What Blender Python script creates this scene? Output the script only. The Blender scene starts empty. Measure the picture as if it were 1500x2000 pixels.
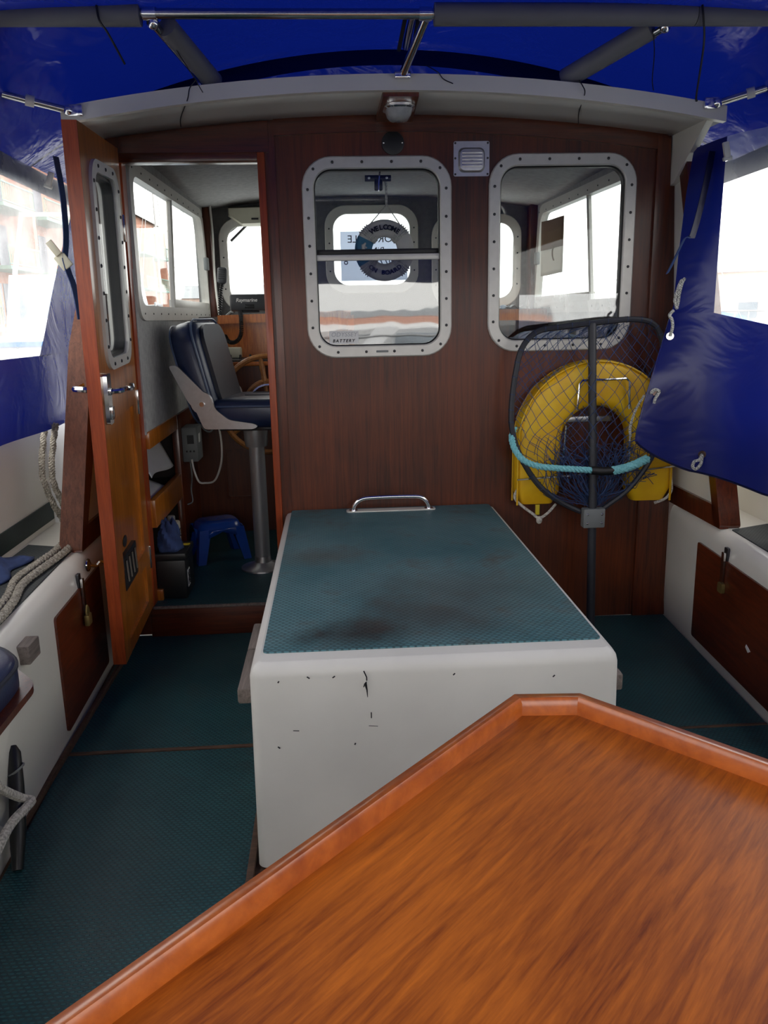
import bpy, bmesh, math, random
from mathutils import Vector, Matrix, noise
from mathutils.geometry import tessellate_polygon
random.seed(7)
PI = math.pi
S = bpy.context.scene
C = S.collection

# ------------------------------------------------------------------ camera, sky, exposure
cam = bpy.data.cameras.new('camera'); camo = bpy.data.objects.new('camera', cam); C.objects.link(camo)
cam.sensor_fit = 'VERTICAL'; cam.sensor_height = 36.0; cam.lens = 28.44; cam.clip_start = 0.02; cam.clip_end = 600
_r = Vector((0.99783863, -0.06264387, -0.01984469)); _u = Vector((0.03397813, 0.23337913, 0.97179199)); _b = Vector((-0.05624548, -0.97036587, 0.23500324))
camo.matrix_world = Matrix(((_r.x, _u.x, _b.x, -0.2206), (_r.y, _u.y, _b.y, -3.0654), (_r.z, _u.z, _b.z, 1.21), (0, 0, 0, 1)))
S.camera = camo

W = bpy.data.worlds.new('overcast_sky'); S.world = W; W.use_nodes = True
_n = W.node_tree; _bg = _n.nodes['Background']
_tc = _n.nodes.new('ShaderNodeTexCoord'); _ns = _n.nodes.new('ShaderNodeTexNoise'); _ns.inputs['Scale'].default_value = 2.2; _ns.inputs['Detail'].default_value = 4
_rp = _n.nodes.new('ShaderNodeValToRGB'); _rp.color_ramp.elements[0].position = .3; _rp.color_ramp.elements[1].position = .75
_rp.color_ramp.elements[0].color = (.90, .88, .85, 1); _rp.color_ramp.elements[1].color = (1.0, .97, .92, 1)
_n.links.new(_tc.outputs['Generated'], _ns.inputs['Vector']); _n.links.new(_ns.outputs['Fac'], _rp.inputs['Fac']); _n.links.new(_rp.outputs['Color'], _bg.inputs['Color'])
_bg.inputs['Strength'].default_value = 3.6
S.view_settings.view_transform = 'Standard'; S.view_settings.look = 'None'; S.view_settings.gamma = 1.0; S.view_settings.use_curve_mapping = False
S.view_settings.exposure = 0.2
S.cycles.max_bounces = 10; S.cycles.diffuse_bounces = 5; S.cycles.glossy_bounces = 4; S.cycles.transparent_max_bounces = 14; S.cycles.transmission_bounces = 6
S.cycles.caustics_reflective = False; S.cycles.caustics_refractive = False; S.cycles.sample_clamp_indirect = 6.0
S.cycles.use_denoising = True

# ------------------------------------------------------------------ materials
def sr(r, g, b):
    f = lambda c: (c/255/12.92) if c/255 <= .04045 else ((c/255+.055)/1.055)**2.4
    return (f(r), f(g), f(b), 1)
MAT = {}
def nodes(name):
    m = bpy.data.materials.new(name); m.use_nodes = True
    nt = m.node_tree; return m, nt, nt.nodes['Principled BSDF'], nt.nodes.new, nt.links.new
def mat(name, c, rough=.5, metal=0, var=.08, scale=12, bump=0, bscale=60, coat=0, spec=.5, stretch=None, c2=None, sub=None):
    if name in MAT: return MAT[name]
    m, nt, p, N, L = nodes(name)
    p.inputs['Roughness'].default_value = rough; p.inputs['Metallic'].default_value = metal
    p.inputs['Coat Weight'].default_value = coat; p.inputs['Coat Roughness'].default_value = .12
    p.inputs['Specular IOR Level'].default_value = spec
    tc = N('ShaderNodeTexCoord'); mp = N('ShaderNodeMapping'); L(tc.outputs['Object'], mp.inputs['Vector'])
    if stretch: mp.inputs['Scale'].default_value = stretch
    ns = N('ShaderNodeTexNoise'); ns.inputs['Scale'].default_value = scale; ns.inputs['Detail'].default_value = 5
    L(mp.outputs['Vector'], ns.inputs['Vector'])
    rp = N('ShaderNodeValToRGB'); rp.color_ramp.elements[0].position = .3; rp.color_ramp.elements[1].position = .7
    a = c2 if c2 else tuple(x*(1-var*2) for x in c[:3])+(1,)
    rp.color_ramp.elements[0].color = a; rp.color_ramp.elements[1].color = c
    L(ns.outputs['Fac'], rp.inputs['Fac']); L(rp.outputs['Color'], p.inputs['Base Color'])
    if bump:
        n2 = N('ShaderNodeTexNoise'); n2.inputs['Scale'].default_value = bscale; n2.inputs['Detail'].default_value = 3; L(mp.outputs['Vector'], n2.inputs['Vector'])
        b = N('ShaderNodeBump'); b.inputs['Strength'].default_value = bump; b.inputs['Distance'].default_value = .004; L(n2.outputs['Fac'], b.inputs['Height']); L(b.outputs['Normal'], p.inputs['Normal'])
    MAT[name] = m; return m
def wood(name, dark, light, grain=(18, 18, 1.1), rough=.32, coat=.3, rot=(0, 0, 0), blotch=.5, contrast=.22):
    m, nt, p, N, L = nodes(name)
    tc = N('ShaderNodeTexCoord'); mp = N('ShaderNodeMapping'); L(tc.outputs['Object'], mp.inputs['Vector'])
    mp.inputs['Scale'].default_value = grain
    m0 = N('ShaderNodeMapping'); m0.inputs['Rotation'].default_value = rot; L(tc.outputs['Object'], m0.inputs['Vector']); L(m0.outputs['Vector'], mp.inputs['Vector'])
    n1 = N('ShaderNodeTexNoise'); n1.inputs['Scale'].default_value = 3.2; n1.inputs['Detail'].default_value = 8; n1.inputs['Roughness'].default_value = .65; n1.inputs['Distortion'].default_value = .6
    L(mp.outputs['Vector'], n1.inputs['Vector'])
    n2 = N('ShaderNodeTexNoise'); n2.inputs['Scale'].default_value = 2.6; n2.inputs['Detail'].default_value = 3; L(m0.outputs['Vector'], n2.inputs['Vector'])
    n3 = N('ShaderNodeTexNoise'); n3.inputs['Scale'].default_value = 14; n3.inputs['Detail'].default_value = 6; L(mp.outputs['Vector'], n3.inputs['Vector'])
    ad = N('ShaderNodeMath'); ad.operation = 'MULTIPLY_ADD'; ad.inputs[1].default_value = blotch; L(n2.outputs['Fac'], ad.inputs[0]); L(n1.outputs['Fac'], ad.inputs[2])
    a2 = N('ShaderNodeMath'); a2.operation = 'MULTIPLY_ADD'; a2.inputs[1].default_value = .35; L(n3.outputs['Fac'], a2.inputs[0]); L(ad.outputs[0], a2.inputs[2])
    rp = N('ShaderNodeValToRGB'); mid = .5+.5*blotch+.175
    rp.color_ramp.elements[0].position = max(0, min(.95, (mid-contrast)/1.6)); rp.color_ramp.elements[1].position = min(1, (mid+contrast)/1.6)
    rp.color_ramp.elements[0].color = dark; rp.color_ramp.elements[1].color = light
    dv = N('ShaderNodeMath'); dv.operation = 'DIVIDE'; dv.inputs[1].default_value = 1.6; L(a2.outputs[0], dv.inputs[0])
    L(dv.outputs[0], rp.inputs['Fac']); L(rp.outputs['Color'], p.inputs['Base Color'])
    p.inputs['Roughness'].default_value = rough; p.inputs['Coat Weight'].default_value = coat; p.inputs['Coat Roughness'].default_value = .15
    b = N('ShaderNodeBump'); b.inputs['Strength'].default_value = .12; b.inputs['Distance'].default_value = .002; L(n1.outputs['Fac'], b.inputs['Height']); L(b.outputs['Normal'], p.inputs['Normal'])
    MAT[name] = m; return m
def tread(name, base, worn, dirt, pitch=.0145, rough=.5, dstr=.55, stains=()):
    """rubber deck covering: staggered raised dashes, shade painted between them, dirt and wear"""
    m, nt, p, N, L = nodes(name)
    tc = N('ShaderNodeTexCoord'); sp = N('ShaderNodeSeparateXYZ'); L(tc.outputs['Object'], sp.inputs[0])
    def M2(op, a, b=None, c=None):
        n = N('ShaderNodeMath'); n.operation = op
        for i, v in enumerate((a, b, c)):
            if v is None: continue
            if isinstance(v, (int, float)): n.inputs[i].default_value = v
            else: L(v, n.inputs[i])
        return n.outputs[0]
    v = M2('DIVIDE', sp.outputs['Y'], pitch*.62); row = M2('FLOOR', v); fv = M2('SUBTRACT', M2('FRACT', v), .5)
    off = M2('MULTIPLY', M2('MODULO', M2('ABSOLUTE', row), 2), .5)
    u = M2('ADD', M2('DIVIDE', sp.outputs['X'], pitch), off); fu = M2('SUBTRACT', M2('FRACT', u), .5)
    d = M2('ADD', M2('POWER', M2('MULTIPLY', M2('ABSOLUTE', fu), 2.6), 2), M2('POWER', M2('MULTIPLY', M2('ABSOLUTE', fv), 3.4), 2))
    h = N('ShaderNodeMapRange'); h.interpolation_type = 'SMOOTHSTEP'; h.inputs['From Min'].default_value = 1.25; h.inputs['From Max'].default_value = .55; L(d, h.inputs['Value'])
    b = N('ShaderNodeBump'); b.inputs['Strength'].default_value = .8; b.inputs['Distance'].default_value = .0022; L(h.outputs[0], b.inputs['Height']); L(b.outputs['Normal'], p.inputs['Normal'])
    n1 = N('ShaderNodeTexNoise'); n1.inputs['Scale'].default_value = 2.6; n1.inputs['Detail'].default_value = 6; n1.inputs['Roughness'].default_value = .6; L(tc.outputs['Object'], n1.inputs['Vector'])
    n2 = N('ShaderNodeTexNoise'); n2.inputs['Scale'].default_value = 5.5; n2.inputs['Detail'].default_value = 8; n2.inputs['Roughness'].default_value = .7; L(tc.outputs['Object'], n2.inputs['Vector'])
    r1 = N('ShaderNodeValToRGB'); r1.color_ramp.elements[0].position = .35; r1.color_ramp.elements[1].position = .68; r1.color_ramp.elements[0].color = base; r1.color_ramp.elements[1].color = worn; L(n1.outputs['Fac'], r1.inputs['Fac'])
    mk = N('ShaderNodeMapRange'); mk.inputs['From Min'].default_value = .52; mk.inputs['From Max'].default_value = .74; mk.inputs['To Max'].default_value = dstr; L(n2.outputs['Fac'], mk.inputs['Value'])
    mx = N('ShaderNodeMixRGB'); L(mk.outputs[0], mx.inputs[0]); L(r1.outputs[0], mx.inputs[1]); mx.inputs[2].default_value = dirt
    for (sx, sy, sr_, sk, sc4) in stains:                 # trodden-in dirt marks
        q = M2('SQRT', M2('ADD', M2('POWER', M2('MULTIPLY', M2('SUBTRACT', sp.outputs['X'], sx), .62), 2), M2('POWER', M2('SUBTRACT', sp.outputs['Y'], sy), 2)))
        q = M2('ADD', M2('DIVIDE', q, sr_), M2('MULTIPLY', M2('SUBTRACT', n2.outputs['Fac'], .5), 2.6))
        ms = N('ShaderNodeMapRange'); ms.inputs['From Min'].default_value = 1.1; ms.inputs['From Max'].default_value = .2; ms.inputs['To Max'].default_value = sk; L(q, ms.inputs['Value'])
        m3 = N('ShaderNodeMixRGB'); L(ms.outputs[0], m3.inputs[0]); L(mx.outputs[0], m3.inputs[1]); m3.inputs[2].default_value = sc4; mx = m3
    m2 = N('ShaderNodeMixRGB'); m2.blend_type = 'MULTIPLY'; m2.inputs[0].default_value = .7; L(mx.outputs[0], m2.inputs[1])
    gap_shade = N('ShaderNodeMapRange'); gap_shade.inputs['To Min'].default_value = .28; gap_shade.inputs['To Max'].default_value = 1.0; L(h.outputs[0], gap_shade.inputs['Value']); L(gap_shade.outputs[0], m2.inputs[2])  # shade between the raised dashes, multiplied into the base colour
    L(m2.outputs[0], p.inputs['Base Color']); p.inputs['Roughness'].default_value = rough
    MAT[name] = m; return m
def vinyl(name, c, tr, rough=.28, k=.35, bump=.25):
    m, nt, p, N, L = nodes(name)
    p.inputs['Base Color'].default_value = c; p.inputs['Roughness'].default_value = rough
    tc = N('ShaderNodeTexCoord'); n1 = N('ShaderNodeTexNoise'); n1.inputs['Scale'].default_value = 5; n1.inputs['Detail'].default_value = 3; n1.inputs['Distortion'].default_value = 1.2; L(tc.outputs['Object'], n1.inputs['Vector'])
    b = N('ShaderNodeBump'); b.inputs['Strength'].default_value = bump; b.inputs['Distance'].default_value = .05; L(n1.outputs['Fac'], b.inputs['Height']); L(b.outputs['Normal'], p.inputs['Normal'])
    t = N('ShaderNodeBsdfTranslucent'); t.inputs['Color'].default_value = tr
    mx = N('ShaderNodeMixShader'); mx.inputs[0].default_value = k; L(p.outputs[0], mx.inputs[1]); L(t.outputs[0], mx.inputs[2])
    L(mx.outputs[0], nt.nodes['Material Output'].inputs['Surface']); MAT[name] = m; return m
def glass(name, ior=1.45, tint=(.93, .95, .95, 1), haze=0.0, rough=.02, wave=0):
    m, nt, p, N, L = nodes(name); nt.nodes.remove(p)
    t = N('ShaderNodeBsdfTransparent'); t.inputs['Color'].default_value = tint
    g = N('ShaderNodeBsdfGlossy'); g.inputs['Roughness'].default_value = rough
    lw = N('ShaderNodeLayerWeight'); lw.inputs['Blend'].default_value = .5
    p5 = N('ShaderNodeMath'); p5.operation = 'POWER'; p5.inputs[1].default_value = 5; L(lw.outputs['Facing'], p5.inputs[0])
    f = N('ShaderNodeMath'); f.operation = 'MULTIPLY_ADD'; f0 = ((ior-1)/(ior+1))**2; f.inputs[1].default_value = (1-f0)*.5; f.inputs[2].default_value = f0; L(p5.outputs[0], f.inputs[0])
    if wave:
        tc = N('ShaderNodeTexCoord'); n1 = N('ShaderNodeTexNoise'); n1.inputs['Scale'].default_value = 4; L(tc.outputs['Object'], n1.inputs['Vector'])
        b = N('ShaderNodeBump'); b.inputs['Strength'].default_value = wave; b.inputs['Distance'].default_value = .03; L(n1.outputs['Fac'], b.inputs['Height']); L(b.outputs['Normal'], g.inputs['Normal'])
    mx = N('ShaderNodeMixShader'); L(f.outputs[0], mx.inputs[0]); L(t.outputs[0], mx.inputs[1]); L(g.outputs[0], mx.inputs[2])
    out = mx.outputs[0]
    if haze:
        d = N('ShaderNodeBsdfTranslucent'); d.inputs['Color'].default_value = (.9, .92, .95, 1)
        tc = N('ShaderNodeTexCoord'); n2 = N('ShaderNodeTexNoise'); n2.inputs['Scale'].default_value = 5; n2.inputs['Detail'].default_value = 6; L(tc.outputs['Object'], n2.inputs['Vector'])
        mr = N('ShaderNodeMapRange'); mr.inputs['From Min'].default_value = .35; mr.inputs['From Max'].default_value = .7; mr.inputs['To Min'].default_value = haze*.6; mr.inputs['To Max'].default_value = haze*1.4; L(n2.outputs['Fac'], mr.inputs['Value'])
        m2 = N('ShaderNodeMixShader'); L(mr.outputs[0], m2.inputs[0]); L(out, m2.inputs[1]); L(d.outputs[0], m2.inputs[2]); out = m2.outputs[0]
    L(out, nt.nodes['Material Output'].inputs['Surface']); MAT[name] = m; return m
def rope_mat(name, c, c2, freq=420):
    m, nt, p, N, L = nodes(name)
    tc = N('ShaderNodeTexCoord'); w = N('ShaderNodeTexNoise'); w.inputs['Scale'].default_value = freq*.4; L(tc.outputs['Object'], w.inputs['Vector'])
    r = N('ShaderNodeValToRGB'); r.color_ramp.elements[0].color = c2; r.color_ramp.elements[1].color = c; r.color_ramp.elements[0].position = .35; r.color_ramp.elements[1].position = .6
    L(w.outputs['Fac'], r.inputs['Fac']); L(r.outputs[0], p.inputs['Base Color']); p.inputs['Roughness'].default_value = .85
    MAT[name] = m; return m

wood('mahogany', sr(46, 15, 3), sr(110, 48, 15), (26, 26, .8), .4, .12, blotch=.9, contrast=.3)
wood('mahogany_trim', sr(54, 18, 5), sr(108, 46, 17), (24, 24, 1.2), .3, .35)
wood('mahogany_trim_long', sr(52, 18, 5), sr(104, 44, 17), (1.2, 24, 24), .3, .35)
wood('locker_wood', sr(54, 18, 5), sr(108, 44, 16), (22, 1.2, 22), .36, .2)
wood('door_wood', sr(126, 62, 8), sr(206, 126, 42), (26, 26, 1.0), .28, .5, blotch=.35)
wood('door_edge', sr(124, 46, 16), sr(172, 76, 32), (26, 26, 1.0), .4, .2, blotch=.2)
wood('table_wood', sr(96, 36, 4), sr(214, 118, 30), (30, 2.3, 30), .42, .1, rot=(0, 0, math.radians(43)), blotch=.9, contrast=.36)
wood('table_rail', sr(128, 52, 10), sr(208, 114, 42), (5, 5, 5), .28, .4, blotch=.5, contrast=.34)
wood('teak_post', sr(74, 40, 28), sr(136, 84, 60), (30, 30, 1.4), .6, 0, contrast=.3)
wood('dash_wood', sr(150, 72, 24), sr(212, 128, 58), (16, 16, 2.0), .3, .4)
wood('grey_batten', sr(86, 78, 72), sr(138, 126, 118), (30, 2, 30), .75, 0)
wood('trim_strip', sr(56, 40, 30), sr(104, 76, 58), (3, 30, 30), .7, 0)
wood('wheel_wood', sr(150, 92, 48), sr(206, 146, 88), (9, 9, 9), .3, .4)
tread('tread_box', sr(70, 124, 134), sr(118, 158, 164), sr(98, 82, 70), .0165, .5, .9, stains=((-.17, -.59, .10, .9, sr(44, 42, 42)), (.02, -.50, .16, .6, sr(84, 74, 68)), (-.26, .05, .10, .5, sr(104, 92, 76)), (.12, -.30, .2, .45, sr(96, 88, 80))))
tread('tread_floor', sr(22, 76, 84), sr(42, 100, 106), sr(52, 60, 60), .0145, .5, .6)
tread('tread_deck', sr(52, 60, 62), sr(78, 86, 88), sr(58, 56, 52), .012, .6, .6)
tread('tread_strip', sr(24, 46, 46), sr(40, 66, 64), sr(50, 52, 46), .01, .55, .5)
mat('gelcoat', sr(230, 227, 216), .3, var=.05, scale=3, coat=.15)
mat('gelcoat_scuffed', sr(232, 230, 222), .42, var=.06, scale=4)
mat('soffit_white', sr(205, 203, 196), .35, var=.05, scale=4)
mat('carpet_grey', sr(172, 172, 170), .95, var=.12, scale=40, bump=.5, bscale=300)
mat('carpet_dark', sr(112, 113, 113), .95, var=.12, scale=40, bump=.5, bscale=300)
mat('frame_alloy', sr(212, 210, 203), .4, metal=.25, var=.04, scale=30)
mat('chrome', (.75, .75, .76, 1), .12, metal=1, var=.03)
mat('steel_tube', (.55, .54, .52, 1), .14, metal=1, var=.06, scale=40)
mat('alloy_satin', (.6, .6, .61, 1), .35, metal=.9, var=.05, scale=50)
mat('pedestal_grey', sr(168, 170, 172), .35, metal=.5, var=.04)
mat('dark_metal', sr(60, 60, 64), .4, metal=.6)
mat('screw_metal', sr(70, 70, 70), .4, metal=.8)
mat('foam_grey', sr(112, 112, 116), .55, var=.06, scale=8)
mat('rubber_black', sr(18, 18, 20), .5, var=.1)
mat('black_plastic', sr(24, 25, 27), .4, var=.1)
mat('charcoal_plastic', sr(62, 64, 68), .45, var=.06)
mat('white_plastic', sr(214, 212, 204), .45, var=.04)
mat('cream_plastic', sr(204, 200, 178), .5, var=.05)
mat('grey_plastic', sr(120, 124, 124), .5, var=.06)
mat('navy_vinyl', sr(34, 48, 82), .32, var=.1, scale=8, coat=.1, bump=.1, bscale=200)
mat('navy_vinyl_dark', sr(40, 44, 56), .45, var=.1, scale=8, bump=.1, bscale=200)
mat('navy_piping', sr(70, 88, 120), .35)
mat('navy_webbing', sr(36, 58, 104), .8, bump=.3, bscale=500)
mat('stool_blue', sr(26, 70, 160), .25, var=.08, coat=.3)
mat('yellow_vinyl', sr(240, 196, 24), .42, var=.14, scale=9, c2=sr(220, 164, 16), bump=.12, bscale=20)
mat('yellow_cover', sr(226, 212, 120), .6)
mat('net_twine', sr(40, 66, 112), .7, var=.2, scale=60)
mat('net_frame', sr(44, 46, 54), .5, var=.15, scale=30)
rope_mat('teal_rope', sr(140, 208, 214), sr(112, 186, 194))
rope_mat('grey_rope', sr(176, 170, 156), sr(120, 114, 102))
rope_mat('white_rope', sr(214, 210, 200), sr(160, 156, 146))
rope_mat('fleck_rope', sr(220, 220, 210), sr(40, 44, 50), 900)
mat('paper', sr(222, 222, 220), .8, var=.03)
mat('ink', sr(20, 20, 24), .7)
mat('print_grey', sr(176, 178, 180), .6)
mat('label_yellow', sr(220, 196, 40), .6)
mat('canvas_white', sr(206, 200, 192), .75, var=.06, scale=20, bump=.2, bscale=150)
mat('canvas_blue', sr(70, 128, 158), .75, var=.12, scale=40)

mat('cloth_blue', sr(52, 72, 120), .9, var=.25, scale=30, bump=.4, bscale=80)
mat('fabric_print', sr(180, 192, 204), .9, var=.3, scale=40, c2=sr(96, 120, 156))
mat('padlock_brass', sr(150, 132, 80), .4, metal=.7)
mat('lens_clear', sr(180, 182, 182), .15, var=.1, scale=60)
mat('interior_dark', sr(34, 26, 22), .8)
mat('brick', sr(224, 176, 156), .9, var=.1, scale=3, c2=sr(208, 150, 130))
mat('brick_pale', sr(236, 208, 194), .9, var=.08, scale=3)
mat('slate', sr(176, 180, 184), .8, var=.1)
mat('green_rail', sr(140, 176, 164), .6)
mat('far_window', sr(120, 136, 150), .2)
mat('boat_white', sr(244, 246, 248), .4, var=.03)
mat('boat_blue', sr(96, 140, 196), .6, var=.08)
mat('boat_glass', sr(170, 182, 192), .15)
mat('water', sr(84, 92, 94), .22, var=.1, scale=2, bump=.3, bscale=3)
mat('quay', sr(180, 176, 168), .9)
vinyl('canopy_vinyl', sr(13, 19, 86), (.002, .008, .13, 1), .2, .24, .35)
vinyl('canopy_band', sr(10, 14, 60), (.001, .003, .035, 1), .4, .15, .1)
vinyl('curtain_vinyl', sr(18, 28, 108), (.003, .014, .2, 1), .26, .2, .12)
vinyl('cloth_brown', sr(140, 118, 96), (.22, .17, .12, 1), .9, .5, 0)
vinyl('cloth_pale', sr(206, 202, 194), (.55, .53, .49, 1), .9, .6, 0)
vinyl('notice_paper', sr(226, 232, 242), (.8, .85, .95, 1), .8, .6, 0)
glass('pane', 1.4)
glass('pane_reflective', 2.1, (.86, .88, .89, 1), wave=.02)
glass('clear_vinyl', 1.4, (.96, .97, .97, 1), haze=.34, rough=.08, wave=.25)

# ------------------------------------------------------------------ geometry helpers
def Rm(axis, deg): return Matrix.Rotation(math.radians(deg), 4, axis)
def T(*v): return Matrix.Translation(Vector(v))
XZ = Matrix(((1, 0, 0, 0), (0, 0, -1, 0), (0, 1, 0, 0), (0, 0, 0, 1)))      # plan (x,y) -> world (x, z), local z -> -y (towards the stern)
YZ = Matrix(((0, 0, 1, 0), (1, 0, 0, 0), (0, 1, 0, 0), (0, 0, 0, 1)))       # plan (x,y) -> world (y, z), local z -> +x
def rrect(x0, y0, x1, y1, r, n=6):
    p = []
    for cx, cy, a in ((x1-r, y1-r, 0), (x0+r, y1-r, 90), (x0+r, y0+r, 180), (x1-r, y0+r, 270)):
        for k in range(n+1):
            t = math.radians(a+90*k/n); p.append((cx+r*math.cos(t), cy+r*math.sin(t)))
    return p
def rpoly(pts, r, n=5):
    """polygon with rounded corners"""
    out = []; m = len(pts)
    for i in range(m):
        a, b, c = Vector(pts[i-1]), Vector(pts[i]), Vector(pts[(i+1) % m])
        d1 = (a-b).normalized(); d2 = (c-b).normalized(); rr = min(r, (a-b).length*.45, (c-b).length*.45)
        p, q = b+d1*rr, b+d2*rr
        for k in range(n+1):
            t = k/n; out.append(tuple(p*(1-t)**2+b*2*t*(1-t)+q*t*t))
    return out
def spl(pts, n=8, closed=False):
    P = [Vector(p) for p in pts]; out = []; m = len(P)
    for i in range(m if closed else m-1):
        if closed: a, b, c, d = P[i-1], P[i], P[(i+1) % m], P[(i+2) % m]
        else: a, b, c, d = P[max(i-1, 0)], P[i], P[i+1], P[min(i+2, m-1)]
        for k in range(n):
            t = k/n; out.append(.5*((2*b)+(c-a)*t+(2*a-5*b+4*c-d)*t*t+(3*b-a-3*c+d)*t**3))
    if not closed: out.append(P[-1])
    return out
class MB:
    def __init__(s): s.bm = bmesh.new()
    def add(s, vs, fs, M=None):
        b = [s.bm.verts.new((M @ Vector(v)) if M else Vector(v)) for v in vs]
        for f in fs:
            try: s.bm.faces.new([b[i] for i in f])
            except ValueError: pass
        return s
    def box(s, c, d, M=None, bev=0, seg=2):
        t = bmesh.new(); bmesh.ops.create_cube(t, size=1)
        for v in t.verts: v.co = Vector((v.co.x*d[0]+c[0], v.co.y*d[1]+c[1], v.co.z*d[2]+c[2]))
        if bev: bmesh.ops.bevel(t, geom=list(t.edges), offset=bev, segments=seg, affect='EDGES', profile=.5)
        return s._take(t, M)
    def span(s, a, b, **k): return s.box([(a[i]+b[i])/2 for i in range(3)], [abs(b[i]-a[i]) for i in range(3)], **k)
    def _take(s, t, M):
        t.verts.ensure_lookup_table(); t.verts.index_update()
        s.add([v.co.copy() for v in t.verts], [[v.index for v in f.verts] for f in t.faces], M); t.free(); return s
    def plate(s, outer, holes=(), z0=0, z1=.01, M=None):
        loops = [list(outer)]+[list(h) for h in holes]; flat = [p for l in loops for p in l]; n = len(flat)
        tris = tessellate_polygon([[Vector((p[0], p[1], 0)) for p in l] for l in loops])
        vs = [(p[0], p[1], z0) for p in flat]+[(p[0], p[1], z1) for p in flat]; fs = []
        for t in tris:
            a, b, c = [Vector(flat[i]) for i in t]
            if (b-a).cross(c-a) < 0: t = (t[0], t[2], t[1])
            fs.append([i+n for i in t]); fs.append([t[2], t[1], t[0]])
        o = 0
        for l in loops:
            m = len(l)
            for i in range(m): j = (i+1) % m; fs.append([o+i, o+j, o+j+n, o+i+n])
            o += m
        s.add(vs, fs, M); bmesh.ops.recalc_face_normals(s.bm, faces=s.bm.faces); return s
    def ring(s, loops, M=None, close=True):
        """bridge successive closed loops of equal length given as (points2d, height)"""
        vs = []; fs = []; m = len(loops[0][0])
        for pts, h in loops: vs += [(p[0], p[1], h) for p in pts]
        K = len(loops)
        for k in range(K if close else K-1):
            a, b = k*m, ((k+1) % K)*m
            for i in range(m): j = (i+1) % m; fs.append([a+i, a+j, b+j, b+i])
        s.add(vs, fs, M); bmesh.ops.recalc_face_normals(s.bm, faces=s.bm.faces); return s
    def tube(s, pts, r, n=8, closed=False, M=None, flat=None):
        P = [Vector(p) for p in pts]; m = len(P); vs = []; fs = []; up = None
        for i in range(m):
            if closed: t = P[(i+1) % m]-P[i-1]
            else: t = P[min(i+1, m-1)]-P[max(i-1, 0)]
            t = t.normalized() if t.length > 1e-9 else Vector((0, 0, 1))
            if up is None:
                up = Vector((0, 0, 1)) if abs(t.z) < .9 else Vector((1, 0, 0))
            up = (up-t*up.dot(t)).normalized(); sd = t.cross(up)
            rr = r[i] if isinstance(r, (list, tuple)) else r
            for k in range(n):
                a = 2*PI*k/n; ca, sa = math.cos(a), math.sin(a)*(flat or 1)
                vs.append(P[i]+up*rr*ca+sd*rr*sa)
        for i in range(m if closed else m-1):
            j = (i+1) % m
            for k in range(n): l = (k+1) % n; fs.append([i*n+k, i*n+l, j*n+l, j*n+k])
        if not closed: fs.append(list(range(n))[::-1]); fs.append([(m-1)*n+k for k in range(n)])
        return s.add(vs, fs, M)
    def strip(s, pts, w, t, side=(1, 0, 0), M=None):
        """flat webbing along pts, width w along side, thickness t"""
        P = [Vector(p) for p in pts]; sd = Vector(side).normalized(); vs = []; fs = []; m = len(P)
        for i in range(m):
            tg = (P[min(i+1, m-1)]-P[max(i-1, 0)]).normalized(); nr = tg.cross(sd).normalized()
            for a, b in ((-1, -1), (1, -1), (1, 1), (-1, 1)): vs.append(P[i]+sd*w/2*a+nr*t/2*b)
        for i in range(m-1):
            for k in range(4): l = (k+1) % 4; fs.append([i*4+k, i*4+l, i*4+4+l, i*4+4+k])
        fs += [[3, 2, 1, 0], [(m-1)*4+k for k in range(4)]]
        return s.add(vs, fs, M)
    def lathe(s, prof, M=None, n=24):
        vs = []; fs = []; m = len(prof)
        for r, z in prof:
            for k in range(n): a = 2*PI*k/n; vs.append((r*math.cos(a), r*math.sin(a), z))
        for i in range(m-1):
            for k in range(n): l = (k+1) % n; fs.append([i*n+k, i*n+l, (i+1)*n+l, (i+1)*n+k])
        if prof[0][0] > 1e-6: fs.append(list(range(n))[::-1])
        if prof[-1][0] > 1e-6: fs.append([(m-1)*n+k for k in range(n)])
        return s.add(vs, fs, M)
    def grid(s, fn, nu, nv, M=None, wrap=False):
        vs = [fn(i/nu, j/nv) for j in range(nv+1) for i in range(nu+1)]; fs = []
        for j in range(nv):
            for i in range(nu): a = j*(nu+1)+i; fs.append([a, a+1, a+nu+2, a+nu+1])
        return s.add(vs, fs, M)
    def ell(s, c, d, n=12, M=None):
        t = bmesh.new(); bmesh.ops.create_uvsphere(t, u_segments=n, v_segments=max(6, n//2+2), radius=1)
        for v in t.verts: v.co = Vector((v.co.x*d[0]+c[0], v.co.y*d[1]+c[1], v.co.z*d[2]+c[2]))
        return s._take(t, M)
    def text(s, txt, size, M, ex=.0006, spacing=1.0, shear=0.0, align='CENTER', bold=0.0):
        cu = bpy.data.curves.new('t', 'FONT'); cu.body = txt; cu.size = size; cu.align_x = align; cu.align_y = 'CENTER'; cu.extrude = ex; cu.space_character = spacing; cu.shear = shear; cu.resolution_u = 3; cu.offset = size*bold
        ob = bpy.data.objects.new('t', cu); me = bpy.data.meshes.new_from_object(ob)
        s.add([v.co.copy() for v in me.vertices], [list(p.vertices) for p in me.polygons], M)
        bpy.data.objects.remove(ob); bpy.data.curves.remove(cu); bpy.data.meshes.remove(me); return s
WM = {}
def tag(o, label=None, cat=None, group=None, kind=None):
    if label: o['label'] = label
    if cat: o['category'] = cat
    if group: o['group'] = group
    if kind: o['kind'] = kind
    return o
def empty(name, label, cat, loc, group=None, rot=None, kind=None):
    o = bpy.data.objects.new(name, None); C.objects.link(o); o.empty_display_size = .05
    M = T(*loc) @ (rot if rot else Matrix()); o.matrix_world = M; WM[o] = M
    return tag(o, label, cat, group, kind)
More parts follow.
